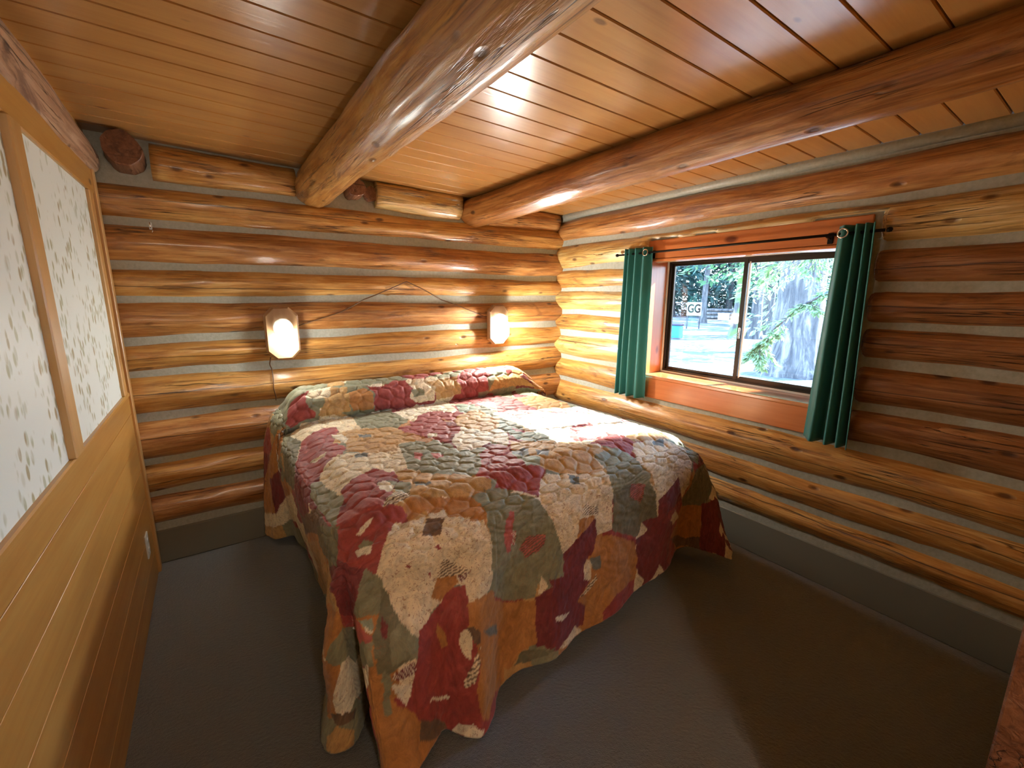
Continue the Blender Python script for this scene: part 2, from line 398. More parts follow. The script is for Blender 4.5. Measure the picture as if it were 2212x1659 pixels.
# top mortar fillet under the ceiling
MB().tube([(R+.0, Y0, 2.075), (R+.0, D, 2.075)], .03, 12).build('mortar_fillet', M['chink'], wr_, smooth=True)
MB().box(R-.006, R+.01, Y0, D, 0, .20, .004).build('baseboard_right', M['kick'], None, kind='structure', label='dark grey strip along the foot of the window wall')

# ceiling: boards run away from the partition, parallel to the back wall
cb = MB(); G0, GP = 2.143, .1235
ys = [G0+GP*k for k in range(-36, 8)]
xa, xb = -.75, R+.35
for y in ys:
    y0, y1 = y+.0022, y+GP-.0022
    if y0 > D+.2: break
    prof = [(y0, .012), (y0, .003), (y0+.003, 0), (y1-.003, 0), (y1, .003), (y1, .012)]
    v = [(xa, yy, ceil_z(xa)+dz) for yy, dz in prof]+[(xb, yy, ceil_z(xb)+dz) for yy, dz in prof]
    cb.add(v, [(i, i+1, i+7, i+6) for i in range(5)])
ce = empty('ceiling', (0, 0, 0), kind='structure', label='low ceiling of tongue and groove pine boards')
cb.build('plank', M['plank'], ce)
mesh_obj('deck', [(xa, -3, ceil_z(xa)+.012), (xb, -3, ceil_z(xb)+.012), (xb, D+.3, ceil_z(xb)+.012), (xa, D+.3, ceil_z(xa)+.012),
                  (xa, -3, ceil_z(xa)+.1), (xb, -3, ceil_z(xb)+.1), (xb, D+.3, ceil_z(xb)+.1), (xa, D+.3, ceil_z(xa)+.1)],
         [(0, 1, 2, 3), (4, 7, 6, 5), (0, 4, 5, 1), (1, 5, 6, 2), (2, 6, 7, 3), (3, 7, 4, 0)], M['log_dark'], ce)

MB().box(-.75, R+.15, -2.9, D+.1, -.05, 0).build('floor', M['carpet'], None, kind='structure', label='dark grey green carpet')

# ceiling beams
log('ceiling_beam', (.572, -1.9, 2.066), (.579, D+.03, 2.056), .104, .108, 201, M['log'], n=56, rough=.009,
    label='thick golden round log beam crossing the ceiling above the bed', cat='beam')
log('ceiling_beam', (1.675, -.1, 2.052), (1.623, D+.03, 2.026), .082, .099, 202, M['log_red'], n=56, rough=.008,
    label='darker round log beam nearer the window wall', cat='beam')
log('ceiling_beam', (-.445, -1.9, 2.075), (-.445, D-.03, 2.06), .098, .105, 203, M['log_bark'], n=56, rough=.011,
    label='rough pinkish log beam along the top of the wallpapered partition', cat='beam')

# ------------------------------------------------------------------ partition (left wall)
wl = empty('wall_left', (0, 0, 0), kind='structure', label='partition with floral wallpaper over pine boards')
xl = -L
MB().box(xl-.1, xl-.012, -2.85, D+.05, 0, 2.3).build('backing', M['pine'], wl)
MB().box(xl-.02, xl-.008, .2, D-.19, .97, 1.93).build('wallpaper', M['paper'], wl)
for z0, z1 in [(0, .142), (.142, .288), (.288, .435), (.435, .582), (.582, .727), (.727, .873), (.873, .962)]:
    MB().box(xl-.02, xl, -2.8, D-.05, z0+.0022, z1, .001).build('wainscot_board', M['pine'], wl)
MB().box(xl-.02, xl+.006, -2.8, D-.10, .962, .982, .004).build('wainscot_cap', M['pine'], wl)
MB().box(xl-.02, xl+.004, -2.8, D-.05, 1.893, 2.0, .004).build('top_rail', M['pine'], wl)
for y0, y1 in [(1.700, 1.788), (.62, .71), (-.45, -.36)]:
    MB().box(xl-.02, xl+.012, y0, y1, .982, 1.893, .004).build('batten', M['pine_up'], wl)
MB().box(xl-.02, xl+.006, 2.665, 2.735, .982, 1.893, .004).build('batten', M['pine_up'], wl)
MB().box(xl-.02, xl+.012, D-.10, D-.052, 0, 2.0, .004).build('corner_batten', M['pine_up'], wl)

# near wall beside the doorway and the hall behind the camera
wf = empty('wall_front', (0, 0, 0), kind='structure', label='pale board wall seen edge on at the right')
MB().box(1.02, R+.1, -.10, .028, 0, 2.2, .003).build('panel', M['pine_up'], wf)
MB().box(.985, 1.012, -.12, .042, 0, 2.14, .003).build('casing', M['log_dark'], wf)
wh = empty('wall_hall', (0, 0, 0), kind='structure', label='plain board walls of the room behind the doorway')
MB().box(1.05, 1.15, -2.8, -.12, 0, 2.2).build('side_panel', M['pine'], wh)
MB().box(-.6, 1.15, -2.9, -2.8, 0, 2.25).build('rear_panel', M['pine'], wh)
hl = empty('fill_lamp', (.05, -1.35, 2.1), label='unseen round fill lamp added in the room behind the doorway', cat='lamp')  # lamp added out of view behind the camera to brighten the bed front
MB().lathe([(.0, .075), (.07, .075), (.075, .05), (.05, .045)], (.05, -1.35, 2.1)).build('canopy', M['black'], hl, True)
MB().lathe([(.0, -.06), (.06, -.05), (.1, -.02), (.11, .02), (.09, .045), (.0, .05)], (.05, -1.35, 2.1)).build('globe', M['fillbulb'], hl, True)

# ------------------------------------------------------------------ window
w = empty('window_1', (R, 1.4, 1.3), kind='structure', label='sliding two pane window in an orange stained wooden frame')
XF = R+.19
MB().box(R-.012, R+.012, WY0-.07, WY1+.022, WZ1, WZ1+.115, .004).build('head_casing', M['cedar'], w)
MB().box(R-.020, R+.012, WY0-.07, WY1+.005, WZ0-.155, WZ0-.02, .004).build('apron', M['cedar'], w)
MB().box(R-.024, XF+.03, WY0, WY1, WZ0-.022, WZ0, .004).build('window_sill', M['sill'], w)
MB().box(R-.012, XF+.03, WY1, WY1+.02, WZ0, WZ1+.02).build('jamb', M['cedar_up'], w)
MB().box(R-.012, XF+.03, WY0-.02, WY0, WZ0, WZ1+.02).build('jamb', M['cedar_up'], w)
MB().box(R-.012, R+.006, WY0-.07, WY0-.02, WZ0, WZ1, .003).build('side_casing', M['cedar_up'], w)
MB().box(R+.006, XF+.03, WY0, WY1, WZ1, WZ1+.02).build('head_jamb', M['cedar'], w)
MB().box(R-.016, R+.012, WY0, WY1, WZ1-.018, WZ1-.002, .004).build('head_lip', M['cedar'], w)
# outer aluminium frame
def frame(mb, x0, x1, y0, y1, z0, z1, t, b=.002):
    mb.box(x0, x1, y0, y0+t, z0, z1, b).box(x0, x1, y1-t, y1, z0, z1, b).box(x0, x1, y0+t, y1-t, z0, z0+t, b).box(x0, x1, y0+t, y1-t, z1-t, z1, b); return mb
frame(MB(), XF-.022, XF-.012, WY0, WY1, WZ0, WZ1, .012).build('vinyl_stop', M['vinyl'], w)
frame(MB(), XF-.012, XF+.03, WY0, WY1, WZ0, WZ1, .024).build('frame', M['alu'], w)
ymid = 1.412
s1 = frame(MB(), XF+.006, XF+.024, ymid-.01, WY1-.022, WZ0+.022, WZ1-.022, .018).build('sash', M['alu'], w)
MB().box(XF+.012, XF+.015, ymid, WY1-.04, WZ0+.04, WZ1-.04).build('glass_pane', M['pane'], s1)
s2 = frame(MB(), XF-.012, XF+.006, WY0+.022, ymid+.020, WZ0+.022, WZ1-.022, .026).build('sash', M['alu'], w)
MB().box(XF-.006, XF-.003, WY0+.045, ymid, WZ0+.04, WZ1-.04).build('glass_pane', M['pane'], s2)
MB().box(XF-.024, XF-.012, ymid-.002, ymid+.010, 1.20, 1.27, .003).build('latch', M['chrome'], s2)
MB().box(XF-.013, XF-.008, ymid-.022, ymid-.014, WZ0+.04, WZ1-.04).build('weather_strip', M['vinyl'], s2)

# ------------------------------------------------------------------ curtains and rod
XR, ZR = R-.062, 1.727
rod = empty('curtain_rod', (XR, 1.45, ZR), label='thin black curtain rod across the window head', cat='curtain rod')
MB().tube([(XR, .715, ZR), (XR, 2.185, ZR)], .0065, 12).build('pole', M['black'], rod, True)
for y in (.70, 2.20):
    MB().lathe([(.0, -.012), (.009, -.008), (.011, 0), (.009, .008), (.0, .012)], (XR, y, ZR), 'Y', 16).build('finial', M['black'], rod, True)
for y in (.93, 1.93):
    MB().tube([(XR, y, ZR-.006), (XR+.03, y, ZR-.012), (R-.014, y, ZR-.012)], .004, 8).box(R-.018, R-.0125, y-.012, y+.012, ZR-.035, ZR+.015, .002).build('bracket', M['black'], rod)
def curtain(label, y_top, y_bot, x_off, seed, folds, amp, ring_y, pw):
    c = empty('curtain', (XR, (y_top[0]+y_top[1])/2, ZR), label=label, cat='curtain', group='teal curtains at the window')
    nu, nv = 120, 60; V = []; Fs = []; zt, zb = ZR+.035, .765
    for j in range(nv+1):
        t = j/nv; z = zt+(zb-zt)*t
        ya = y_top[0]+(y_bot[0]-y_top[0])*t; yb = y_top[1]+(y_bot[1]-y_top[1])*t
        for i in range(nu+1):
            u = i/nu
            ph = u**pw*folds*2*math.pi+seed+.25*math.sin(t*2+seed)
            y = ya+(yb-ya)*u
            a = amp*(1+.25*t)
            x = XR+x_off*t+a*math.sin(ph)+.004*noise.noise(Vector((u*6, t*3, seed)))
            V.append((x, y, z+.004*math.sin(ph*1.0)*t))
    for j in range(nv):
        for i in range(nu):
            a = j*(nu+1)+i; Fs.append((a, a+1, a+nu+2, a+nu+1))
    o = mesh_obj('drape', V, Fs, M['curtain'], c, True)
    md = o.modifiers.new('thick', 'SOLIDIFY'); md.thickness = .0025
    for k, y in enumerate(ring_y):
        MB().torus((XR-amp-.004, y, ZR), .019, .0035, 'X').build('grommet', M['chrome'], c, True)
    return c
curtain('teal green curtain bunched at the window side nearest the bed corner', (2.125, 1.905), (2.15, 1.895), -.005, .6, 4.3, .016, [1.945], .62)
curtain('dark teal green curtain bunched at the window side farther from the bed', (.885, .745), (.915, .715), -.012, 2.4, 3.4, .021, [.858], 1.5)

# ------------------------------------------------------------------ sconces, cords, hook, outlet
def sconce(cx, label, bulb):
    c = Vector((cx, 2.80, 1.238)); t = empty('wall_sconce', c, label=label, cat='wall lamp', group='octagonal wooden wall lamps over the bed')
    hw, hh, cut, d0, d1 = .086, .147, .045, .0, -.034
    def octa(w, h, k): return [(-w+k, -h), (w-k, -h), (w, -h+k), (w, h-k), (w-k, h), (-w+k, h), (-w, h-k), (-w, -h+k)]
    v = []
    for (w, h, k, y) in [(hw, hh, cut, d0), (hw, hh, cut, d1+.012), (hw-.009, hh-.009, cut-.003, d1)]:
        v += [(c.x+a, c.y+y, c.z+b) for a, b in octa(w, h, k)]
    f = [tuple(range(8))[::-1], tuple(range(16, 24))]
    for i in range(2):
        for j in range(8): j2 = (j+1) % 8; f.append((i*8+j, i*8+j2, (i+1)*8+j2, (i+1)*8+j))
    MB().add(v, [q[::-1] for q in f]).build('backboard', M['sconce_wood'], t)
    yb = c.y+d1-.001
    # dome-topped glass holder hugging the board
    prof = [(.050, 0), (.050, -.018), (.046, -.034), (.034, -.050), (.016, -.060), (.0, -.062)]
    MB().lathe(prof, (c.x+.004, yb, c.z+.033), 'Y', 28).build('holder', M['glass'], t, True)
    # white glass shade below it
    sh = MB(); n_ = 24
    ring = []
    for zz, w, dp in [(.022, .038, .070), (.010, .043, .078), (-.06, .043, .078), (-.080, .041, .074)]:
        for k in range(n_+1):
            a = math.pi*k/n_; ring.append((c.x+.012-w*math.cos(a), yb-.004-dp*math.sin(a)**.6 if 0 < k < n_ else yb-.004, c.z+zz))
    f = []
    for i in range(3):
        for k in range(n_): f.append((i*(n_+1)+k, (i+1)*(n_+1)+k, (i+1)*(n_+1)+k+1, i*(n_+1)+k+1))
    f.append(tuple(range(n_+1))); f.append(tuple(3*(n_+1)+k for k in range(n_+1))[::-1])
    for i in range(3): f.append((i*(n_+1), i*(n_+1)+n_, (i+1)*(n_+1)+n_, (i+1)*(n_+1)))
    sh.add(ring, f).build('lamp_shade', M[bulb], t, True)
    return t
sconce(.328, 'lit wooden octagonal wall lamp over the pillow end, nearer the partition', 'bulb_dim')
sconce(1.772, 'brighter wooden octagonal wall lamp over the pillow end, nearer the window wall', 'bulb')
def wall_y(z):
    for i in range(len(CB)-1):
        zt, zb = CB[i]-HC, CB[i+1]+HC
        if zb <= z <= zt:
            h = (zt-zb)/2; r = h+.018; return D+math.sqrt(r*r-h*h)-.004-math.sqrt(max(0, r*r-(z-(zt+zb)/2)**2))-.009
    return D-.004
def cord(pts, label):
    P = []
    for (xa_, za_), (xb_, zb_) in zip(pts[:-1], pts[1:]):
        m = max(2, int(math.hypot(xb_-xa_, zb_-za_)/.015))
        for i in range(m): t = i/m; x, z = xa_+(xb_-xa_)*t, za_+(zb_-za_)*t; P.append((x, min(wall_y(z+d) for d in (-.015, -.007, 0, .007, .015)), z))
    P.append((pts[-1][0], wall_y(pts[-1][1]), pts[-1][1]))
    ob = MB().tube(P, .0032, 8).build('lamp_cord', M['cord'], None, True, cat='cord', label=label)
    return ob
cord([(.412, 1.272), (.66, 1.348), (.834, 1.43), (1.0, 1.500), (1.095, 1.540), (1.19, 1.50), (1.336, 1.43), (1.52, 1.36), (1.69, 1.296)], 'thin brown cord strung up in a peak between the two wall lamps')
cord([(.262, 1.10), (.256, 1.06), (.264, 1.03), (.262, .97), (.260, .92), (.266, .88), (.270, .84)], 'thin brown cord hanging from the wall lamp nearer the partition')
hk = empty('wall_hook', (-.193, 2.83, 1.765), label='small white metal hook on a log high on the back wall', cat='hook')
yh = wall_y(1.775)
MB().box(-.199, -.187, yh+.002, yh+.008, 1.745, 1.797, .001).build('plate', M['white'], hk)
MB().tube([(-.193, yh+.004, 1.79), (-.194, yh-.012, 1.794), (-.194, yh-.016, 1.78), (-.193, yh-.003, 1.770)], .0024, 8).build('prong', M['chrome'], hk, True)
MB().tube([(-.193, yh+.004, 1.752), (-.19, yh-.014, 1.744), (-.186, yh-.018, 1.756), (-.187, yh-.012, 1.762)], .0024, 8).build('prong', M['chrome'], hk, True)
ot = empty('wall_outlet', (xl, 2.58, .263), label='white outlet cover low on the partition near the back corner', cat='outlet')
MB().box(xl, xl+.006, 2.545, 2.615, .205, .322, .002).build('cover', M['white'], ot)
for z in (.24, .287): MB().lathe([(.0, .0085), (.012, .0085), (.014, .006), (.014, .0)], (xl, 2.58, z), 'X', 16).build('socket', M['vinyl'], ot, True)

# ------------------------------------------------------------------ bed
BX0, BX1, BY0, BY1, BZ = .27, 2.02, 1.29, 2.80, .745
bed = empty('bed', (1.15, 2.05, 0), label='king size bed against the back log wall, hidden under its patchwork quilt', cat='bed')
MB().box(.36, 1.93, 1.42, 2.76, .12, .40, .02).build('box_spring', plain('ticking', (.6, .58, .52), .8), bed)
MB().box(.34, 1.95, 1.40, 2.77, .405, .70, .05).build('mattress', plain('mattress ticking', (.75, .73, .68), .8), bed)
for x in (.42, 1.86):
    for y in (1.5, 2.68): MB().lathe([(.022, .0), (.022, .12)], (x, y, 0)).build('leg', M['black'], bed)
# QUILT
QM, QS = .70, .0046
QYC = 2.59
PROF = [(0, 2.59, .752), (.05, 2.572, .80), (.115, 2.585, .863), (.19, 2.63, .915), (.265, 2.695, .936), (.345, 2.765, .915), (.41, 2.795, .86)]
def quilt_mesh():
    P = np.arange(BX0-QM, BX1+QM+QS*.5, QS); Q = np.arange(BY0-QM, QYC+.41+QS*.5, QS)
    p, q = np.meshgrid(P, Q)                                  # sheet coordinates
    a = np.array(PROF)
    def smooth(u): u = np.clip(u, 0, 1); return u*u*(3-2*u)
    def head(qq, xx):                                         # sheet y -> room y, z (pillow roll at the head end)
        w = qq-QYC; yy = np.where(w > 0, np.interp(w, a[:, 0], a[:, 1]), qq)
        e = (1-(1-np.clip((xx-.235)/.16, 0, 1))**2.2)*(1-(1-np.clip((2.06-xx)/.30, 0, 1))**2.0)
        z = .752+(np.interp(w, a[:, 0], a[:, 2])-.752)*e
        return yy, np.where(w > 0, z, 0.0)
    x = np.clip(p, BX0, BX1); yq = np.maximum(q, BY0)
    y, zp = head(yq, x)
    dl, dr, df = x-BX0, BX1-x, yq-BY0
    edge = .045*(1-smooth(dl/.13))+.045*(1-smooth(dr/.13))+.05*(1-smooth(df/.14))
    zt = np.where(zp > 0, np.maximum(zp, .70), BZ+.012*np.sin(np.pi*(x-BX0)/(BX1-BX0))-.004)-np.where(zp > 0, edge*.4, edge)
    # perimeter stations
    LL = QYC+.41-BY0; C = .5; W = BX1-BX0
    H = [(0, .15, 2.80, .10), (.12, .135, 2.77, .06), (.24, .15, 2.70, .05), (.34, .275, 2.62, .09), (.48, .30, 2.50, .07), (.72, .325, 2.32, .02), (.92, .30, 2.16, .02),
         (1.12, .33, 1.95, .02), (1.30, .345, 1.79, .02), (1.52, .33, 1.66, .02), (LL, .285, 1.58, .02),
         (LL+.10, .215, 1.45, .018), (LL+.16, .155, 1.31, .014), (LL+.20, .170, 1.235, .012), (LL+.24, .235, 1.235, .012), (LL+.28, .285, 1.32, .02),
         (LL+.33, .375, 1.42, .035), (LL+.38, .325, 1.24, .02), (LL+.43, .280, 1.12, .012), (LL+.5, .285, 1.03, .012)]
    B0 = LL+C
    H += [(B0+d, xx, yy, z) for d, xx, yy, z in [(.05, .36, 1.02, .012), (.12, .405, 1.075, .02), (.20, .46, 1.12, .03), (.27, .505, 1.11, .03), (.33, .535, 1.05, .02), (.40, .59, 1.02, .015),
         (.46, .65, 1.08, .03), (.54, .71, 1.14, .05), (.65, .80, 1.12, .08), (.80, .93, 1.10, .10), (1.0, 1.13, 1.11, .11), (1.25, 1.42, 1.15, .11), (1.5, 1.74, 1.19, .12), (1.64, 1.90, 1.235, .13), (W, 1.98, 1.23, .14)]]
    B1 = B0+W
    H += [(B1+.14, 2.03, 1.12, .14), (B1+.25, 2.10, 1.035, .115), (B1+.36, 2.17, 1.09, .13), (B1+.5, 2.14, 1.30, .14), (B1+.9, 2.12, 1.65, .12), (B1+1.3, 2.13, 2.1, .12), (B1+C+LL, 2.12, 2.80, .12)]
    H = np.array(H)
    A_ = np.maximum(BX0-p, 0); B_ = np.maximum(BY0-q, 0); C_ = np.maximum(p-BX1, 0)
    t = np.clip(np.maximum(np.maximum(A_, B_), C_)/QM, 0, 1)
    side = np.maximum(A_, C_); lo = np.minimum(side, B_); hi = np.maximum(np.maximum(side, B_), 1e-9)
    phi = np.where(B_ <= side, .5*lo/hi, 1-.5*lo/hi)          # 0 at the side, 1 at the front
    s = np.where(A_ > 0, np.where(B_ > 0, LL+phi*C, LL+BY0-np.maximum(q, BY0)), 0.0)
    s = np.where((A_ <= 0) & (C_ <= 0), B0+(p-BX0), s)
    s = np.where(C_ > 0, np.where(B_ > 0, B1+(1-phi)*C, B1+C+(np.maximum(q, BY0)-BY0)), s)
    ss = np.linspace(0, B1+C+LL, 1500)
    ker = np.hanning(21); ker /= ker.sum()
    def cur(col):
        v = np.interp(ss, H[:, 0], H[:, col]); vp = np.pad(v, 10, mode='edge'); return np.convolve(vp, ker, 'valid')
    hx, hy, hz = [np.interp(s, ss, cur(k)) for k in (1, 2, 3)]
    ox = np.where(A_ > 0, -1.0, np.where(C_ > 0, 1.0, 0)); oy = np.where(B_ > 0, -1.0, 0.0)
    corner = (side > 0) & (B_ > 0)
    ang = phi*np.pi/2
    ox = np.where(corner, np.where(A_ > 0, -1, 1)*np.cos(ang), ox); oy = np.where(corner, -np.sin(ang), oy)
    x1 = x+ox*.10; y1 = y+oy*.10; z1 = zt
    x2 = x+(hx-x)*.55+ox*.02; y2 = y+(hy-y)*.55+oy*.02; z2 = zt*.45+hz*.55
    tt = t
    b0, b1, b2, b3 = (1-tt)**3, 3*tt*(1-tt)**2, 3*tt*tt*(1-tt), tt**3
    X = b0*x+b1*x1+b2*x2+b3*hx; Y = b0*y+b1*y1+b2*y2+b3*hy; Z = b0*zt+b1*z1+b2*z2+b3*hz
    # soft drape ripples
    def lerp_noise(u, v, sc, seed):
        rs = np.random.RandomState(seed); G = rs.rand(64, 64)*2-1
        uu, vv = u*sc, v*sc; i, j = np.floor(uu).astype(int), np.floor(vv).astype(int); fu, fv = uu-i, vv-j
        fu, fv = fu*fu*(3-2*fu), fv*fv*(3-2*fv); g = lambda m, n: G[m % 64, n % 64]
        return (g(i, j)*(1-fu)+g(i+1, j)*fu)*(1-fv)+(g(i, j+1)*(1-fu)+g(i+1, j+1)*fu)*fv
    rip = np.sin(s*19+2*lerp_noise(s, t, 1.3, 3))*.012*smooth((t-.25)/.6)+lerp_noise(s, t*.7, 7, 4)*.010*smooth(t/.4)
    rip = rip*(1+1.0*((s > LL-.1) & (s < B0+.5)))
    X += ox*rip; Y += oy*rip
    # normals of the smooth sheet
    Pm = np.stack([X, Y, Z], -1)
    du = np.gradient(Pm, axis=1); dv = np.gradient(Pm, axis=0); N = np.cross(du, dv); N /= np.linalg.norm(N, axis=-1, keepdims=True)+1e-12
    # stitched cells: jittered hexagon centres, scalloped
    cs = .088; rs = np.random.RandomState(5)
    ng = 64; J = rs.rand(ng, ng, 2)
    gu, gv = p/cs+10, q/(cs*.80)+10
    gu = gu+.16*np.sin(gv*2.1); r = np.floor(gv).astype(int)
    d1 = np.full(p.shape, 9.0); d2 = np.full(p.shape, 9.0)
    for dj in (-1, 0, 1):
        for di in (-1, 0, 1, 2):
            jj = r+dj; sh = .5*(jj % 2); ii = np.floor(gu-sh).astype(int)+di
            jx = J[ii % ng, jj % ng]; cx = ii+sh+.5+(jx[..., 0]-.5)*.38; cy = jj+.5+(jx[..., 1]-.5)*.38
            dd = np.hypot((gu-cx), (gv-cy)*.86)
            n2 = np.minimum(np.maximum(dd, d1), d2); d1 = np.minimum(d1, dd); d2 = n2
    e = np.clip((d2-d1)/.55, 0, 1)
    puff = (1-.72*smooth((t-.10)/.22))*(.0080*(1-(1-e)**3.6))
    wr = (lerp_noise(p+.3*lerp_noise(p, q, 6, 8), q, 38, 6)*.0018+lerp_noise(p, q+.2*lerp_noise(p, q, 9, 9), 80, 7)*.0010+lerp_noise(p, q, 15, 10)*.003)
    Pm = Pm+N*(puff+wr)[..., None]
    Pm[..., 2] = np.maximum(Pm[..., 2], .006)
    return p, q, Pm, lerp_noise
qp, qq_, QP, lnz = quilt_mesh()
nr, nc = qp.shape
PAL = {'c': (.84, .73, .52, 1.0), 'w': (.86, .79, .63, .8), 'r': (.35, .055, .048, .25), 'm': (.20, .030, .034, .15), 'g': (.255, .26, .165, .35), 'd': (.17, .165, .10, .3),
       't': (.56, .335, .125, .5), 'o': (.50, .22, .06, .4), 'b': (.16, .10, .06, .3), 'n': (.17, .19, .18, .2), 'e': (.30, .36, .27, .3), 'p': (.50, .12, .10, .2)}
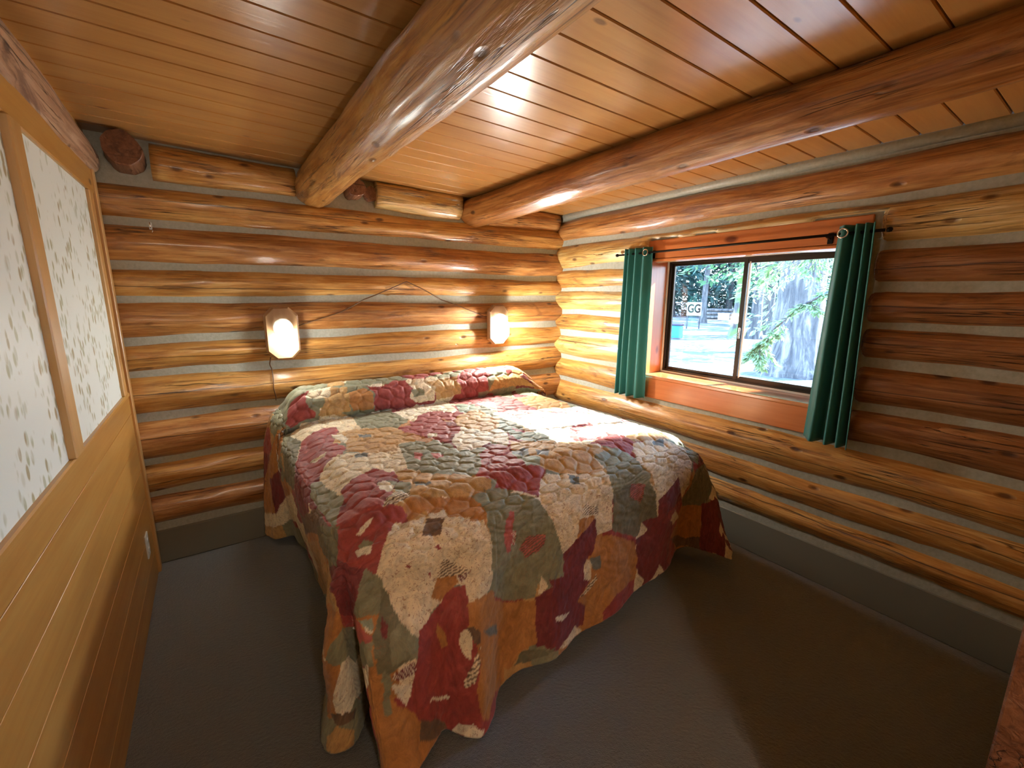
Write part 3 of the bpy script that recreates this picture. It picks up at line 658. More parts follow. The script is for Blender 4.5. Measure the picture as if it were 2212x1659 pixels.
PATCHES = [
('w',(1.382,2.453,1.52,2.425,1.479,2.287,1.438,2.159,1.829,1.86,1.916,1.795,1.879,1.611,1.902,1.478,1.934,1.404,1.93,1.4,1.957,1.4,1.861,1.423,1.714,1.423,1.58,1.446,1.461,1.478,1.295,1.565,1.323,1.749,1.364,1.984,1.373,2.205)),  # pale field in the outline of the sun patch, sunlight put into the colour
('t',(1.083,2.168,1.125,2.214,1.166,2.251,1.231,2.269,1.304,2.297,1.304,2.163,1.309,2.048,1.263,1.975,1.226,1.915,1.139,1.864,1.102,1.869,1.074,1.883,1.037,1.915,1.014,1.975,1.037,2.048)),
('w',(0.982,1.956,1.014,1.988,1.056,2.039,1.088,1.933,1.139,1.864,1.166,1.86,1.212,1.883,1.198,1.818,1.175,1.745,1.12,1.671,1.083,1.625,1.07,1.671,1.065,1.731,0.996,1.694,0.945,1.68,0.872,1.703,0.886,1.763,0.899,1.832,0.932,1.878)),
('e',(1.244,2.467,1.304,2.453,1.359,2.425,1.323,2.347,1.304,2.297,1.235,2.274,1.18,2.278,1.221,2.389)),
('t',(1.727,2.439,1.847,2.384,1.911,2.283,1.898,2.172,1.902,2.099,1.852,2.048,1.778,1.97,1.727,2.002,1.668,2.021,1.649,2.062,1.64,2.122,1.635,2.264,1.672,2.338)),
('e',(1.764,2.628,1.856,2.632,1.934,2.632,2.013,2.642,1.875,2.278,1.898,2.416,1.81,2.416,1.806,2.485,1.787,2.54,1.792,2.605)),
('r',(1.516,2.43,1.649,2.494,1.612,2.315,1.585,2.237,1.548,2.145,1.58,2.071,1.553,2.039,1.507,1.984,1.392,1.988,1.373,2.048,1.346,2.103,1.41,2.232)),
('e',(1.907,2.145,1.925,2.099,1.911,2.025,1.856,1.846,1.865,1.818,1.884,1.791,1.902,1.754,1.87,1.676,1.911,1.676,1.902,1.754,1.819,1.763,1.819,1.818,1.842,1.896,1.819,1.938,1.815,2.002,1.875,2.085)),
('p',(1.911,1.975,1.916,1.942,1.898,1.883,1.916,1.919,1.902,1.924,1.934,1.979)),
('n',(1.401,1.965,1.548,1.942,1.626,1.947,1.691,1.929,1.727,1.952,1.75,1.961,1.787,1.947,1.819,1.924,1.746,1.846,1.631,1.86,1.553,1.901,1.451,1.91,1.428,1.942)),
('e',(1.267,1.993,1.281,1.975,1.304,1.97,1.267,1.869,1.244,1.791,1.392,1.68,1.304,1.574,1.221,1.63,1.198,1.657,1.18,1.694,1.194,1.758,1.217,1.841,1.235,1.906)),
('t',(1.134,1.671,1.226,1.634,1.304,1.574,1.373,1.515,1.419,1.432,1.507,1.372,1.438,1.363,1.382,1.363,1.369,1.317,1.35,1.229,1.313,1.225,1.286,1.229,1.235,1.285,1.175,1.308,1.148,1.335,1.111,1.354,1.074,1.386,1.056,1.441,1.088,1.432,1.125,1.432,1.111,1.45,1.102,1.478,1.088,1.528,1.079,1.588)),
('r',(1.497,1.666,1.543,1.694,1.576,1.712,1.695,1.722,1.681,1.68,1.658,1.634,1.658,1.515,1.672,1.436,1.677,1.4,1.695,1.377,1.668,1.367,1.649,1.363,1.617,1.331,1.576,1.275,1.571,1.331,1.557,1.363,1.516,1.377,1.479,1.409,1.424,1.432,1.484,1.459,1.525,1.473,1.401,1.501,1.405,1.524,1.428,1.57,1.47,1.625)),
('w',(1.617,1.676,1.631,1.643,1.654,1.62,1.631,1.556,1.622,1.505,1.543,1.496,1.479,1.496,1.47,1.528,1.465,1.57,1.548,1.63)),
('t',(1.677,1.432,1.838,1.427,1.957,1.4,1.957,1.4,2.026,1.404,2.031,1.413,1.925,1.358,1.847,1.354,1.778,1.358,1.732,1.372,1.677,1.381,1.672,1.404)),
('e',(2.068,1.427,2.049,1.395,2.1,1.395,2.118,1.354,2.091,1.252,2.128,1.211,2.192,1.16,2.21,1.114,2.059,1.059,1.98,1.151,1.976,1.28,1.925,1.358,2.068,1.427)),
('c',(1.663,1.377,1.764,1.367,1.879,1.358,1.911,1.317,1.939,1.252,1.944,1.17,1.976,1.124,1.944,1.027,1.944,0.953,1.925,0.903,1.907,0.861,1.865,0.935,1.842,1.009,1.76,0.967,1.681,0.935,1.658,0.981,1.645,1.036,1.64,1.096,1.594,1.16,1.566,1.243,1.622,1.331)),
('n',(1.778,1.358,1.829,1.358,1.87,1.358,1.856,1.34,1.824,1.312,1.783,1.335)),
('c',(1.001,1.271,1.037,1.317,1.07,1.344,1.106,1.335,1.198,1.303,1.286,1.243,1.313,1.234,1.35,1.229,1.35,1.137,1.373,1.068,1.378,0.981,1.382,0.903,1.29,0.898,1.286,0.963,1.226,0.963,1.175,0.958,1.175,0.935,1.185,0.907,1.102,0.894,1.074,0.963,1.037,1.045,1.005,1.124,0.978,1.174,0.987,1.216)),
('n',(1.175,1.308,1.194,1.285,1.212,1.248,1.203,1.211,1.198,1.183,1.18,1.197,1.152,1.211,1.162,1.266)),
('c#',(1.208,1.059,1.295,1.022,1.3,0.981,1.194,1.018)),
('o',(1.175,1.004,1.217,0.999,1.277,0.986,1.277,0.953,1.221,0.953,1.175,0.949)),
('g',(1.387,1.367,1.52,1.372,1.571,1.303,1.557,1.239,1.566,1.193,1.599,1.142,1.631,1.101,1.617,1.055,1.631,1.022,1.654,0.981,1.571,1.036,1.497,1.082,1.382,1.059,1.364,1.124,1.364,1.197,1.373,1.308)),
('d',(1.382,1.064,1.497,1.082,1.571,1.041,1.654,0.995,1.668,0.921,1.691,0.848,1.626,0.825,1.557,0.811,1.456,0.861,1.382,0.894,1.382,0.972)),
('p#',(1.497,1.078,1.548,1.064,1.589,1.05,1.566,0.958,1.53,0.981,1.488,1.013,1.493,1.041)),
('r',(1.001,1.662,1.033,1.666,1.074,1.68,1.07,1.639,1.074,1.616,1.056,1.579,1.042,1.556,1.047,1.492,1.056,1.441,1.07,1.39,1.106,1.363,1.088,1.344,1.06,1.331,1.028,1.308,1.001,1.248,0.982,1.183,0.95,1.22,0.927,1.271,0.89,1.321,0.844,1.344,0.867,1.377,0.826,1.39,0.794,1.413,0.872,1.501,0.904,1.565,0.927,1.616)),
('e',(1.07,1.478,1.093,1.45,1.125,1.432,1.106,1.404,1.093,1.386,1.024,1.4)),
('n',(1.074,1.584,1.102,1.556,1.148,1.547,1.116,1.505,1.097,1.478,1.051,1.528,1.056,1.547)),
('n',(1.166,1.515,1.221,1.482,1.171,1.427,1.139,1.469,1.148,1.487)),
('m',(1.681,0.935,1.76,0.967,1.842,1.009,1.865,0.935,1.907,0.861,1.829,0.861,1.76,0.857,1.755,0.769,1.746,0.691,1.714,0.618,1.571,0.677,1.553,0.802,1.64,0.797,1.589,0.861,1.695,0.857)),
('c',(1.571,0.811,1.599,0.852,1.64,0.806)),
('c',(1.76,0.806,1.829,0.843,1.875,0.797,1.916,0.76,1.852,0.769,1.801,0.774)),
('d',(1.907,0.861,1.944,0.903,1.967,0.953,1.976,1.009,2.003,1.064,2.21,1.114,2.192,1.16,2.275,1.036,2.371,1.064,2.385,1.073,2.39,1.068,2.348,0.907,2.302,0.871,2.192,0.852,2.132,0.829,2.017,0.788,1.957,0.751)),
('o',(1.93,0.825,2.008,0.825,2.132,0.829,2.164,0.742,2.187,0.659,2.072,0.627,1.976,0.613,1.911,0.645,1.806,0.719,1.856,0.737,1.916,0.76,1.916,0.792)),
('m',(2.123,0.843,2.335,0.852,2.473,1.013,2.39,1.068,2.385,1.073,2.371,1.068,2.431,1.032,2.5,0.999,2.629,0.935,2.721,0.811,2.583,0.59,2.45,0.59,2.325,0.59,2.229,0.59,2.192,0.645,2.178,0.728)),
('w',(2.376,1.004,2.436,1.059,2.473,1.013,2.408,0.871,2.302,0.871,2.33,0.907)),
('w*',(2.5,0.719,2.624,0.848,2.661,0.917,2.661,0.88,2.67,0.884,2.634,0.751,2.551,0.691)),
('b',(1.81,0.705,2.003,0.636,2.187,0.659,2.197,0.608,2.229,0.59,2.059,0.59,1.925,0.604,1.875,0.65)),
('m#',(2.105,1.211,2.132,1.211,2.164,1.174,2.192,1.156,2.243,1.105,2.252,1.11,2.017,1.064)),
('r',(0.32,2.766,0.361,2.766,0.412,2.78,0.426,2.77,0.389,2.738,0.389,2.706,0.393,2.683,0.43,2.646,0.421,2.619,0.343,2.614,0.297,2.6,0.288,2.632,0.278,2.655,0.288,2.692,0.297,2.72,0.306,2.752)),
('c',(0.389,2.747,0.416,2.78,0.536,2.816,0.522,2.766,0.522,2.738,0.495,2.724,0.439,2.724)),
('g',(0.398,2.697,0.449,2.715,0.485,2.715,0.472,2.674,0.421,2.665)),
('t',(0.439,2.632,0.495,2.724,0.564,2.729,0.637,2.743,0.623,2.706,0.614,2.678,0.614,2.651,0.619,2.632,0.462,2.623)),
('g',(0.541,2.812,0.729,2.821,0.794,2.821,0.853,2.807,0.835,2.789,0.78,2.78,0.729,2.78,0.683,2.784,0.633,2.78,0.587,2.789,0.541,2.789)),
('o',(0.623,2.743,0.669,2.757,0.715,2.761,0.738,2.743,0.757,2.711,0.748,2.623,0.633,2.628,0.614,2.678,0.619,2.706)),
('r',(0.729,2.78,0.844,2.77,0.881,2.784,0.922,2.816,0.95,2.793,0.982,2.784,0.987,2.757,1.01,2.715,0.991,2.692,0.978,2.66,1.014,2.619,0.913,2.605,0.761,2.609,0.752,2.66,0.771,2.711)),
('w',(0.729,2.78,0.84,2.78,0.835,2.761,0.794,2.761,0.752,2.77)),
('c',(1.001,2.803,1.056,2.784,1.12,2.78,1.157,2.706,1.148,2.665,1.148,2.623,1.093,2.623,1.024,2.623,0.978,2.66,0.991,2.692,1.01,2.715,0.978,2.775,0.987,2.784)),
('g',(0.991,2.711,1.037,2.711,1.074,2.706,1.079,2.692,1.079,2.669,1.01,2.66)),
('t',(1.111,2.752,1.203,2.766,1.313,2.766,1.323,2.72,1.346,2.688,1.346,2.669,1.336,2.646,1.277,2.637,1.157,2.628,1.152,2.669,1.157,2.706)),
('g',(1.12,2.816,1.189,2.816,1.263,2.835,1.428,2.849,1.415,2.816,1.336,2.775,1.194,2.775,1.152,2.784)),
('r',(1.428,2.849,1.502,2.872,1.557,2.862,1.58,2.821,1.594,2.775,1.566,2.701,1.553,2.642,1.433,2.637,1.346,2.646,1.346,2.688,1.336,2.724,1.336,2.77)),
('r',(1.401,2.812,1.52,2.853,1.539,2.798,1.571,2.766,1.553,2.701,1.548,2.642,1.447,2.642,1.35,2.642,1.359,2.711)),
('e',(1.548,2.844,1.622,2.872,1.672,2.858,1.709,2.835,1.732,2.789,1.741,2.738,1.631,2.752,1.589,2.766,1.557,2.784)),
('g',(1.566,2.747,1.658,2.747,1.626,2.678,1.553,2.678)),
('t',(1.649,2.743,1.718,2.743,1.792,2.752,1.819,2.724,1.861,2.706,1.93,2.683,1.953,2.669,1.985,2.655,1.916,2.642,1.852,2.646,1.764,2.646,1.686,2.646,1.553,2.637,1.585,2.674,1.608,2.701)),
('o',(0.117,2.665,0.196,2.637,0.274,2.642,0.255,2.596,0.246,2.563,0.177,2.471,0.067,2.508,-0.085,2.665,-0.145,2.706,-0.168,2.784,-0.214,2.95,-0.172,2.904,-0.131,2.876,-0.048,2.752,0.021,2.711,0.062,2.688)),
('m',(-0.145,2.734,-0.117,2.688,0.002,2.49,-0.191,2.669,-0.287,2.697,-0.287,2.734,-0.255,2.752,-0.237,2.83,-0.186,2.766)),
('o',(-0.228,2.945,-0.209,2.918,-0.177,2.826,-0.195,2.784,-0.223,2.77,-0.31,2.747,-0.324,2.849,-0.343,2.941,-0.287,2.95)),
('c',(-0.347,2.931,-0.329,2.844,-0.31,2.738,-0.287,2.72,-0.264,2.692,-0.2,2.573,-0.053,2.255,0.002,2.025,-0.034,2.025,-0.14,2.159,-0.205,2.209,-0.37,2.724,-0.398,2.936,-0.366,2.918)),
('c',(0.288,2.545,0.324,2.577,0.352,2.596,0.439,2.596,0.527,2.609,0.582,2.582,0.628,2.559,0.6,2.416,0.577,2.306,0.541,2.356,0.495,2.393,0.407,2.416,0.361,2.393,0.32,2.379,0.301,2.471)),
('g',(0.628,2.559,0.692,2.577,0.849,2.513,0.858,2.412,0.867,2.32,0.858,2.297,0.853,2.283,0.812,2.251,0.766,2.2,0.688,2.237,0.614,2.301,0.605,2.333,0.6,2.389,0.61,2.458)),
('w',(0.853,2.508,0.941,2.554,1.024,2.609,1.134,2.586,1.24,2.573,1.212,2.444,1.198,2.343,1.143,2.306,1.116,2.352,1.088,2.407,1.033,2.389,0.964,2.338,0.918,2.292,0.886,2.274,0.863,2.343,0.858,2.421)),
('r',(0.32,2.379,0.375,2.407,0.403,2.402,0.444,2.444,0.472,2.416,0.499,2.402,0.495,2.361,0.481,2.278,0.462,2.264,0.444,2.26,0.439,2.145,0.453,2.099,0.467,2.062,0.449,2.03,0.43,1.979,0.384,1.933,0.352,1.924,0.329,1.901,0.311,1.86,0.278,1.846,0.255,1.823,0.219,1.832,0.186,1.919,0.191,2.021,0.214,2.103,0.251,2.136,0.278,2.209)),
('d',(0.288,2.545,0.301,2.471,0.32,2.379,0.274,2.214,0.251,2.14,0.214,2.103,0.145,2.011,0.044,2.03,-0.002,2.2,-0.071,2.448,0.03,2.384,0.122,2.398,0.228,2.398)),
('w*',(0.301,2.062,0.338,2.044,0.375,2.053,0.352,2.021,0.315,2.016,0.306,2.044)),
('m',(0.214,2.103,0.223,1.942,0.219,1.832,0.209,1.777,0.191,1.74,0.122,1.671,0.071,1.726,-0.039,1.906,-0.007,1.924,0.016,1.965,0.048,1.988,0.076,2.03,0.159,2.025)),
('g',(0.251,1.814,0.288,1.832,0.306,1.814,0.32,1.708,0.334,1.611,0.334,1.574,0.338,1.547,0.32,1.538,0.301,1.505,0.292,1.478,0.283,1.436,0.269,1.427,0.242,1.418,0.242,1.455,0.237,1.505,0.228,1.551,0.219,1.607,0.209,1.671,0.205,1.726)),
('b',(0.044,2.03,0.012,1.942,-0.039,1.906,0.131,1.657,0.219,1.607,0.219,1.51,0.228,1.413,0.223,1.4,0.058,1.561,-0.117,1.919,-0.085,1.956,-0.039,1.965,0.007,1.984)),
('c',(0.301,1.832,0.324,1.887,0.352,1.924,0.375,1.942,0.403,1.975,0.435,1.97,0.467,1.947,0.651,1.841,0.623,1.726,0.6,1.634,0.573,1.634,0.554,1.653,0.531,1.643,0.518,1.657,0.508,1.703,0.49,1.722,0.449,1.703,0.403,1.671,0.375,1.657,0.347,1.634,0.329,1.602,0.32,1.666,0.306,1.74)),
('t',(0.476,2.301,0.522,2.32,0.568,2.329,0.656,2.269,0.715,2.251,0.766,2.2,0.761,2.057,0.766,1.952,0.72,1.947,0.679,1.956,0.656,1.901,0.637,1.855,0.573,1.896,0.504,1.919,0.481,1.979,0.449,1.998,0.476,2.117,0.453,2.149,0.421,2.14)),
('w',(0.449,2.292,0.467,2.274,0.49,2.269,0.499,2.232,0.508,2.186,0.472,2.108,0.462,2.172,0.449,2.223)),
('n',(0.559,2.205,0.591,2.2,0.614,2.172,0.605,2.14,0.6,2.122,0.573,2.131,0.554,2.163)),
('n',(0.458,1.919,0.495,1.933,0.522,1.915,0.504,1.883,0.481,1.878,0.458,1.883,0.462,1.91)),
('r',(0.766,2.2,0.812,2.205,0.867,2.228,0.904,2.287,0.945,2.356,1.001,2.398,1.047,2.412,1.047,2.338,1.056,2.292,1.001,2.085,1.024,2.053,1.056,2.044,1.024,1.984,0.991,1.933,0.968,1.933,0.95,1.942,0.927,1.906,0.895,1.846,0.876,1.846,0.863,1.86,0.826,1.961,0.812,1.993,0.803,2.039,0.784,2.062,0.771,2.099,0.766,2.145)),
('w',(0.844,2.002,0.876,2.011,0.895,1.988,0.89,1.979,0.867,1.929,0.858,1.961,0.835,1.956,0.835,1.97)),
('g',(0.674,1.942,0.766,1.952,0.798,1.883,0.835,1.837,0.872,1.837,0.881,1.786,0.858,1.712,0.84,1.653,0.881,1.611,0.913,1.561,0.853,1.519,0.803,1.492,0.743,1.51,0.669,1.561,0.6,1.634,0.619,1.703,0.642,1.791,0.656,1.86)),
('p',(0.697,1.804,0.72,1.763,0.702,1.74,0.679,1.699,0.665,1.722,0.683,1.772)),
('p',(0.752,1.745,0.798,1.712,0.789,1.699,0.775,1.666,0.738,1.689,0.743,1.712)),
('t',(0.554,1.653,0.573,1.634,0.6,1.63,0.66,1.538,0.725,1.473,0.798,1.427,0.817,1.4,0.84,1.381,0.821,1.344,0.794,1.349,0.775,1.354,0.72,1.335,0.665,1.358,0.591,1.377,0.522,1.404,0.536,1.436,0.559,1.496,0.545,1.524,0.536,1.57,0.541,1.597)),
('n',(0.577,1.505,0.628,1.464,0.619,1.446,0.564,1.464)),
('o',(0.481,1.372,0.522,1.404,0.573,1.386,0.679,1.344,0.706,1.317,0.734,1.271,0.729,1.216,0.734,1.174,0.683,1.206,0.637,1.229,0.596,1.262,0.577,1.312,0.554,1.34,0.527,1.335,0.499,1.321,0.476,1.317)),
('r',(0.334,1.611,0.352,1.62,0.375,1.657,0.393,1.657,0.426,1.699,0.453,1.703,0.485,1.717,0.504,1.694,0.518,1.657,0.499,1.616,0.476,1.593,0.458,1.588,0.453,1.561,0.444,1.51,0.462,1.492,0.481,1.464,0.449,1.423,0.421,1.404,0.481,1.372,0.476,1.317,0.435,1.331,0.416,1.303,0.398,1.266,0.338,1.34,0.26,1.386,0.274,1.423,0.283,1.478,0.338,1.519,0.334,1.561)),
('w',(0.458,1.579,0.467,1.57,0.485,1.574,0.504,1.519,0.49,1.501,0.472,1.469,0.444,1.505,0.449,1.538)),
('g',(0.485,1.574,0.527,1.551,0.564,1.501,0.545,1.459,0.531,1.432,0.485,1.455,0.495,1.496,0.504,1.519)),
('c#',(0.43,1.418,0.449,1.427,0.476,1.455,0.531,1.436,0.522,1.413,0.458,1.386,0.421,1.4)),
('g',(0.729,1.344,0.826,1.34,0.867,1.312,0.904,1.271,0.936,1.216,0.978,1.174,0.991,1.142,1.001,1.119,1.037,1.045,1.074,0.963,0.936,1.004,0.794,1.059,0.761,1.133,0.748,1.206,0.738,1.294)),
('g',(0.752,1.248,0.904,1.206,0.945,1.16,0.996,1.124,1.024,1.068,1.047,1.022,1.074,0.953,1.097,0.894,1.116,0.848,1.056,0.829,1.019,0.834,0.987,0.829,0.978,0.792,0.932,0.797,0.876,0.811,0.821,0.838,0.761,0.875,0.738,0.995,0.748,1.064,0.738,1.137,0.743,1.183)),
('p',(0.821,1.119,0.844,1.165,0.863,1.151,0.853,1.073,0.849,1.022,0.844,0.981,0.826,0.986,0.807,1.045)),
('p*',(0.849,1.064,0.867,1.055,0.867,0.999,0.849,0.999)),
('p#',(0.89,0.972,0.927,1.009,1.01,0.99,1.01,0.949,0.968,0.935,0.922,0.93)),
('r',(0.265,1.4,0.278,1.432,0.297,1.482,0.311,1.496,0.324,1.519,0.366,1.432,0.412,1.4,0.485,1.344,0.481,1.335,0.472,1.312,0.435,1.331,0.412,1.303,0.389,1.266,0.375,1.22,0.361,1.183,0.324,1.119,0.306,1.188,0.278,1.22,0.269,1.298,0.242,1.34)),
('g',(0.315,1.317,0.334,1.321,0.352,1.294,0.338,1.275,0.315,1.298)),
('w*',(0.315,1.358,0.347,1.367,0.389,1.372,0.366,1.358,0.334,1.344)),
('w*',(0.301,1.308,0.329,1.289,0.347,1.275,0.343,1.243,0.334,1.225,0.301,1.266)),
('m',(0.219,1.312,0.242,1.257,0.278,1.22,0.306,1.183,0.274,1.087,0.237,1.045,0.048,0.967,-0.007,1.022,0.081,1.147,0.113,1.206,-0.016,1.39,0.15,1.317)),
('t',(-0.26,1.915,-0.062,1.501,0.044,1.367,0.076,1.317,0.067,1.271,0.085,1.137,0.039,1.082,-0.007,1.013,-0.025,0.967,-0.016,0.999,0.007,1.05,-0.002,1.183,-0.43,2.007,-0.43,2.057,-0.425,2.122,-0.324,1.984)),
('t',(-0.126,1.864,0.007,1.584,0.012,1.487,0.035,1.39,-0.053,1.501,-0.241,1.878,-0.191,1.883)),
('d',(0.099,1.574,0.223,1.441,0.278,1.418,0.255,1.372,0.228,1.335,0.219,1.308,0.186,1.289,0.163,1.321,0.03,1.413,0.025,1.551)),
('o',(0.637,0.912,0.683,0.917,0.743,0.907,0.757,0.884,0.761,0.866,0.821,0.829,0.863,0.806,0.835,0.756,0.794,0.719,0.72,0.76,0.679,0.774,0.628,0.861)),
('c',(0.472,1.312,0.614,1.317,0.6,1.252,0.596,1.211,0.725,1.17,0.748,1.064,0.743,0.99,0.743,0.926,0.697,0.894,0.665,0.907,0.642,0.912,0.633,0.963,0.582,0.963,0.536,0.935,0.49,0.917,0.426,0.88,0.398,0.907,0.38,0.93,0.37,0.963,0.357,1.004,0.352,1.041,0.343,1.087,0.324,1.119,0.361,1.183,0.375,1.22,0.393,1.271,0.435,1.331)),
('b#',(0.495,1.193,0.513,1.239,0.536,1.303,0.591,1.252,0.559,1.17,0.518,1.183)),
('c#',(0.531,0.999,0.541,1.036,0.559,1.068,0.61,1.027,0.656,0.995,0.61,0.99)),
('o',(0.499,0.958,0.531,0.999,0.605,0.99,0.61,0.972,0.573,0.949,0.531,0.935)),
('m*',(0.61,0.99,0.656,0.99,0.633,0.967,0.614,0.976)),
('r',(0.426,1.087,0.435,1.096,0.444,1.082,0.435,1.078)),
('r',(0.495,1.036,0.508,1.032,0.504,1.013)),
('r',(0.531,1.124,0.545,1.133,0.554,1.11,0.541,1.105)),
('g',(0.306,1.183,0.324,1.137,0.347,1.082,0.338,1.027,0.324,0.986,0.32,0.986,0.288,1.009,0.131,0.999,0.265,1.068,0.278,1.114)),
('d',(0.338,1.068,0.357,1.022,0.366,0.981,0.37,0.949,0.421,0.875,0.407,0.843,0.357,0.848,0.315,0.848,0.283,0.861,0.292,0.949,0.32,0.986,0.329,1.022)),
('g',(0.375,0.94,0.421,0.875,0.407,0.843,0.32,0.866,0.334,0.93)),
('m',(0.324,0.981,0.338,0.953,0.324,0.926,0.311,0.94)),
('g',(-0.085,0.926,-0.034,0.912,0.104,0.93,0.205,0.94,0.274,0.94,0.288,0.935,0.278,0.88,0.251,0.884,0.09,0.857,-0.168,0.82,-0.159,0.898,-0.126,0.912)),
('p',(0.044,0.967,0.122,0.981,0.232,0.995,0.26,0.986,0.269,0.972,0.292,0.944,0.278,0.935,0.26,0.944,0.067,0.907,-0.011,0.93,0.012,0.949)),
('e',(0.223,0.999,0.283,0.999,0.301,0.99,0.297,0.958,0.274,0.976,0.265,0.99)),
('w',(0.278,0.981,0.297,0.958,0.288,0.953,0.278,0.967)),
('w',(-0.163,0.903,-0.163,0.797,0.269,0.889,0.209,0.834,-0.255,0.677,-0.306,0.705,-0.315,0.742,-0.329,0.751,-0.324,0.797,-0.329,0.834,-0.292,0.898,-0.218,0.898)),
('b#',(-0.333,0.88,-0.324,0.838,-0.324,0.802,-0.324,0.76,-0.338,0.7,-0.352,0.696,-0.361,0.7,-0.352,0.76,-0.356,0.806)),
('t',(-0.398,0.843,-0.375,0.825,-0.356,0.815,-0.366,0.756,-0.389,0.682,-0.412,0.664,-0.43,0.654,-0.43,0.742,-0.43,0.765,-0.425,0.802,-0.407,0.82)),
('g',(0.297,0.866,0.315,0.843,0.301,0.746,0.283,0.751)),
('o',(0.278,0.746,0.311,0.728,0.352,0.705,0.366,0.659,0.343,0.604,0.301,0.627,0.237,0.636,0.269,0.696)),
('r',(0.43,0.889,0.485,0.903,0.531,0.903,0.573,0.912,0.633,0.884,0.633,0.857,0.6,0.838,0.6,0.792,0.637,0.769,0.61,0.728,0.628,0.7,0.656,0.7,0.656,0.636,0.61,0.618,0.559,0.59,0.472,0.618,0.407,0.659,0.38,0.705,0.32,0.756,0.315,0.783,0.384,0.779,0.412,0.834)),
('r',(0.43,0.894,0.49,0.912,0.596,0.963,0.623,0.953,0.637,0.907,0.628,0.861,0.605,0.848,0.6,0.806,0.619,0.779,0.637,0.769,0.628,0.746,0.527,0.746,0.407,0.802,0.444,0.838)),
('n',(0.591,0.963,0.614,0.967,0.623,0.958,0.596,0.958)),
('o',(0.508,0.884,0.545,0.843,0.554,0.811,0.518,0.815,0.499,0.866)),
('c',(0.6,0.843,0.633,0.852,0.646,0.834,0.642,0.774,0.619,0.779,0.6,0.811)),
('b',(0.619,0.852,0.651,0.861,0.674,0.838,0.679,0.806,0.651,0.811,0.642,0.838)),
('c#',(0.61,0.723,0.642,0.765,0.674,0.802,0.679,0.783,0.674,0.769,0.646,0.719,0.61,0.71)),
('m*',(0.315,0.843,0.403,0.834,0.403,0.806,0.343,0.811,0.32,0.829)),
('w',(0.311,0.82,0.343,0.802,0.384,0.774,0.347,0.737,0.324,0.783)),
('w*',(0.439,0.719,0.485,0.7,0.527,0.687,0.564,0.687,0.554,0.677,0.55,0.673,0.495,0.687,0.449,0.71)),
('o',(0.656,0.7,0.679,0.797,0.706,0.788,0.738,0.769,0.807,0.691,0.849,0.641,0.853,0.599,0.817,0.595,0.748,0.627,0.725,0.618,0.711,0.604,0.679,0.627,0.66,0.682)),
('w',(0.564,0.59,0.596,0.622,0.642,0.622,0.688,0.599,0.669,0.59,0.614,0.59)),
('b',(0.398,0.682,0.444,0.664,0.513,0.622,0.554,0.59,0.476,0.595,0.421,0.618,0.384,0.636)),
('o',(0.633,0.912,0.683,0.917,0.743,0.903,0.761,0.866,0.826,0.829,0.876,0.806,0.932,0.792,0.978,0.783,0.996,0.654,0.936,0.645,0.913,0.627,0.881,0.613,0.803,0.65,0.679,0.742,0.665,0.792,0.715,0.797,0.669,0.843,0.637,0.866)),
('n',(0.688,0.834,0.734,0.811,0.789,0.783,0.789,0.769,0.798,0.751,0.711,0.802,0.706,0.815)),
('o',(1.29,0.889,1.378,0.88,1.456,0.843,1.543,0.797,1.576,0.719,1.566,0.641,1.493,0.65,1.428,0.654,1.286,0.599,1.254,0.608,1.263,0.673,1.3,0.696,1.323,0.737,1.277,0.802)),
('m',(1.102,0.894,1.139,0.907,1.166,0.926,1.281,0.972,1.295,0.903,1.277,0.843,1.24,0.825,1.24,0.765,1.277,0.751,1.24,0.728,1.212,0.7,1.263,0.673,1.254,0.608,1.217,0.622,1.148,0.618,1.093,0.608,1.037,0.636,0.996,0.65,0.978,0.792,1.014,0.802,1.056,0.806,1.033,0.834,1.111,0.815,1.111,0.852)),
('c',(0.991,0.797,0.996,0.852,1.037,0.806,1.01,0.802)),
('w*',(1.074,0.71,1.162,0.691,1.12,0.682,1.079,0.696)),
('c',(1.235,0.815,1.249,0.834,1.281,0.802,1.277,0.751,1.263,0.756,1.24,0.765)),
('c#',(1.226,0.714,1.309,0.765,1.313,0.742,1.263,0.71,1.24,0.714)),
('c',(1.102,0.608,1.208,0.627,1.244,0.599,1.254,0.59,1.263,0.59,1.157,0.595,1.134,0.599)),
('n',(1.267,0.825,1.318,0.82,1.327,0.779,1.29,0.779)),
('d',(0.936,0.645,1.088,0.622,1.065,0.618,0.982,0.608,0.895,0.608,0.918,0.622)),
('m',(1.585,0.788,1.691,0.852,1.732,0.834,1.81,0.792,1.815,0.7,1.783,0.631,1.718,0.608,1.663,0.59,1.626,0.613,1.576,0.654,1.576,0.719,1.576,0.756)),
('c',(1.654,0.59,1.686,0.608,1.714,0.636,1.746,0.595)),
('c',(1.58,0.806,1.589,0.861,1.612,0.834,1.626,0.811,1.608,0.806))]
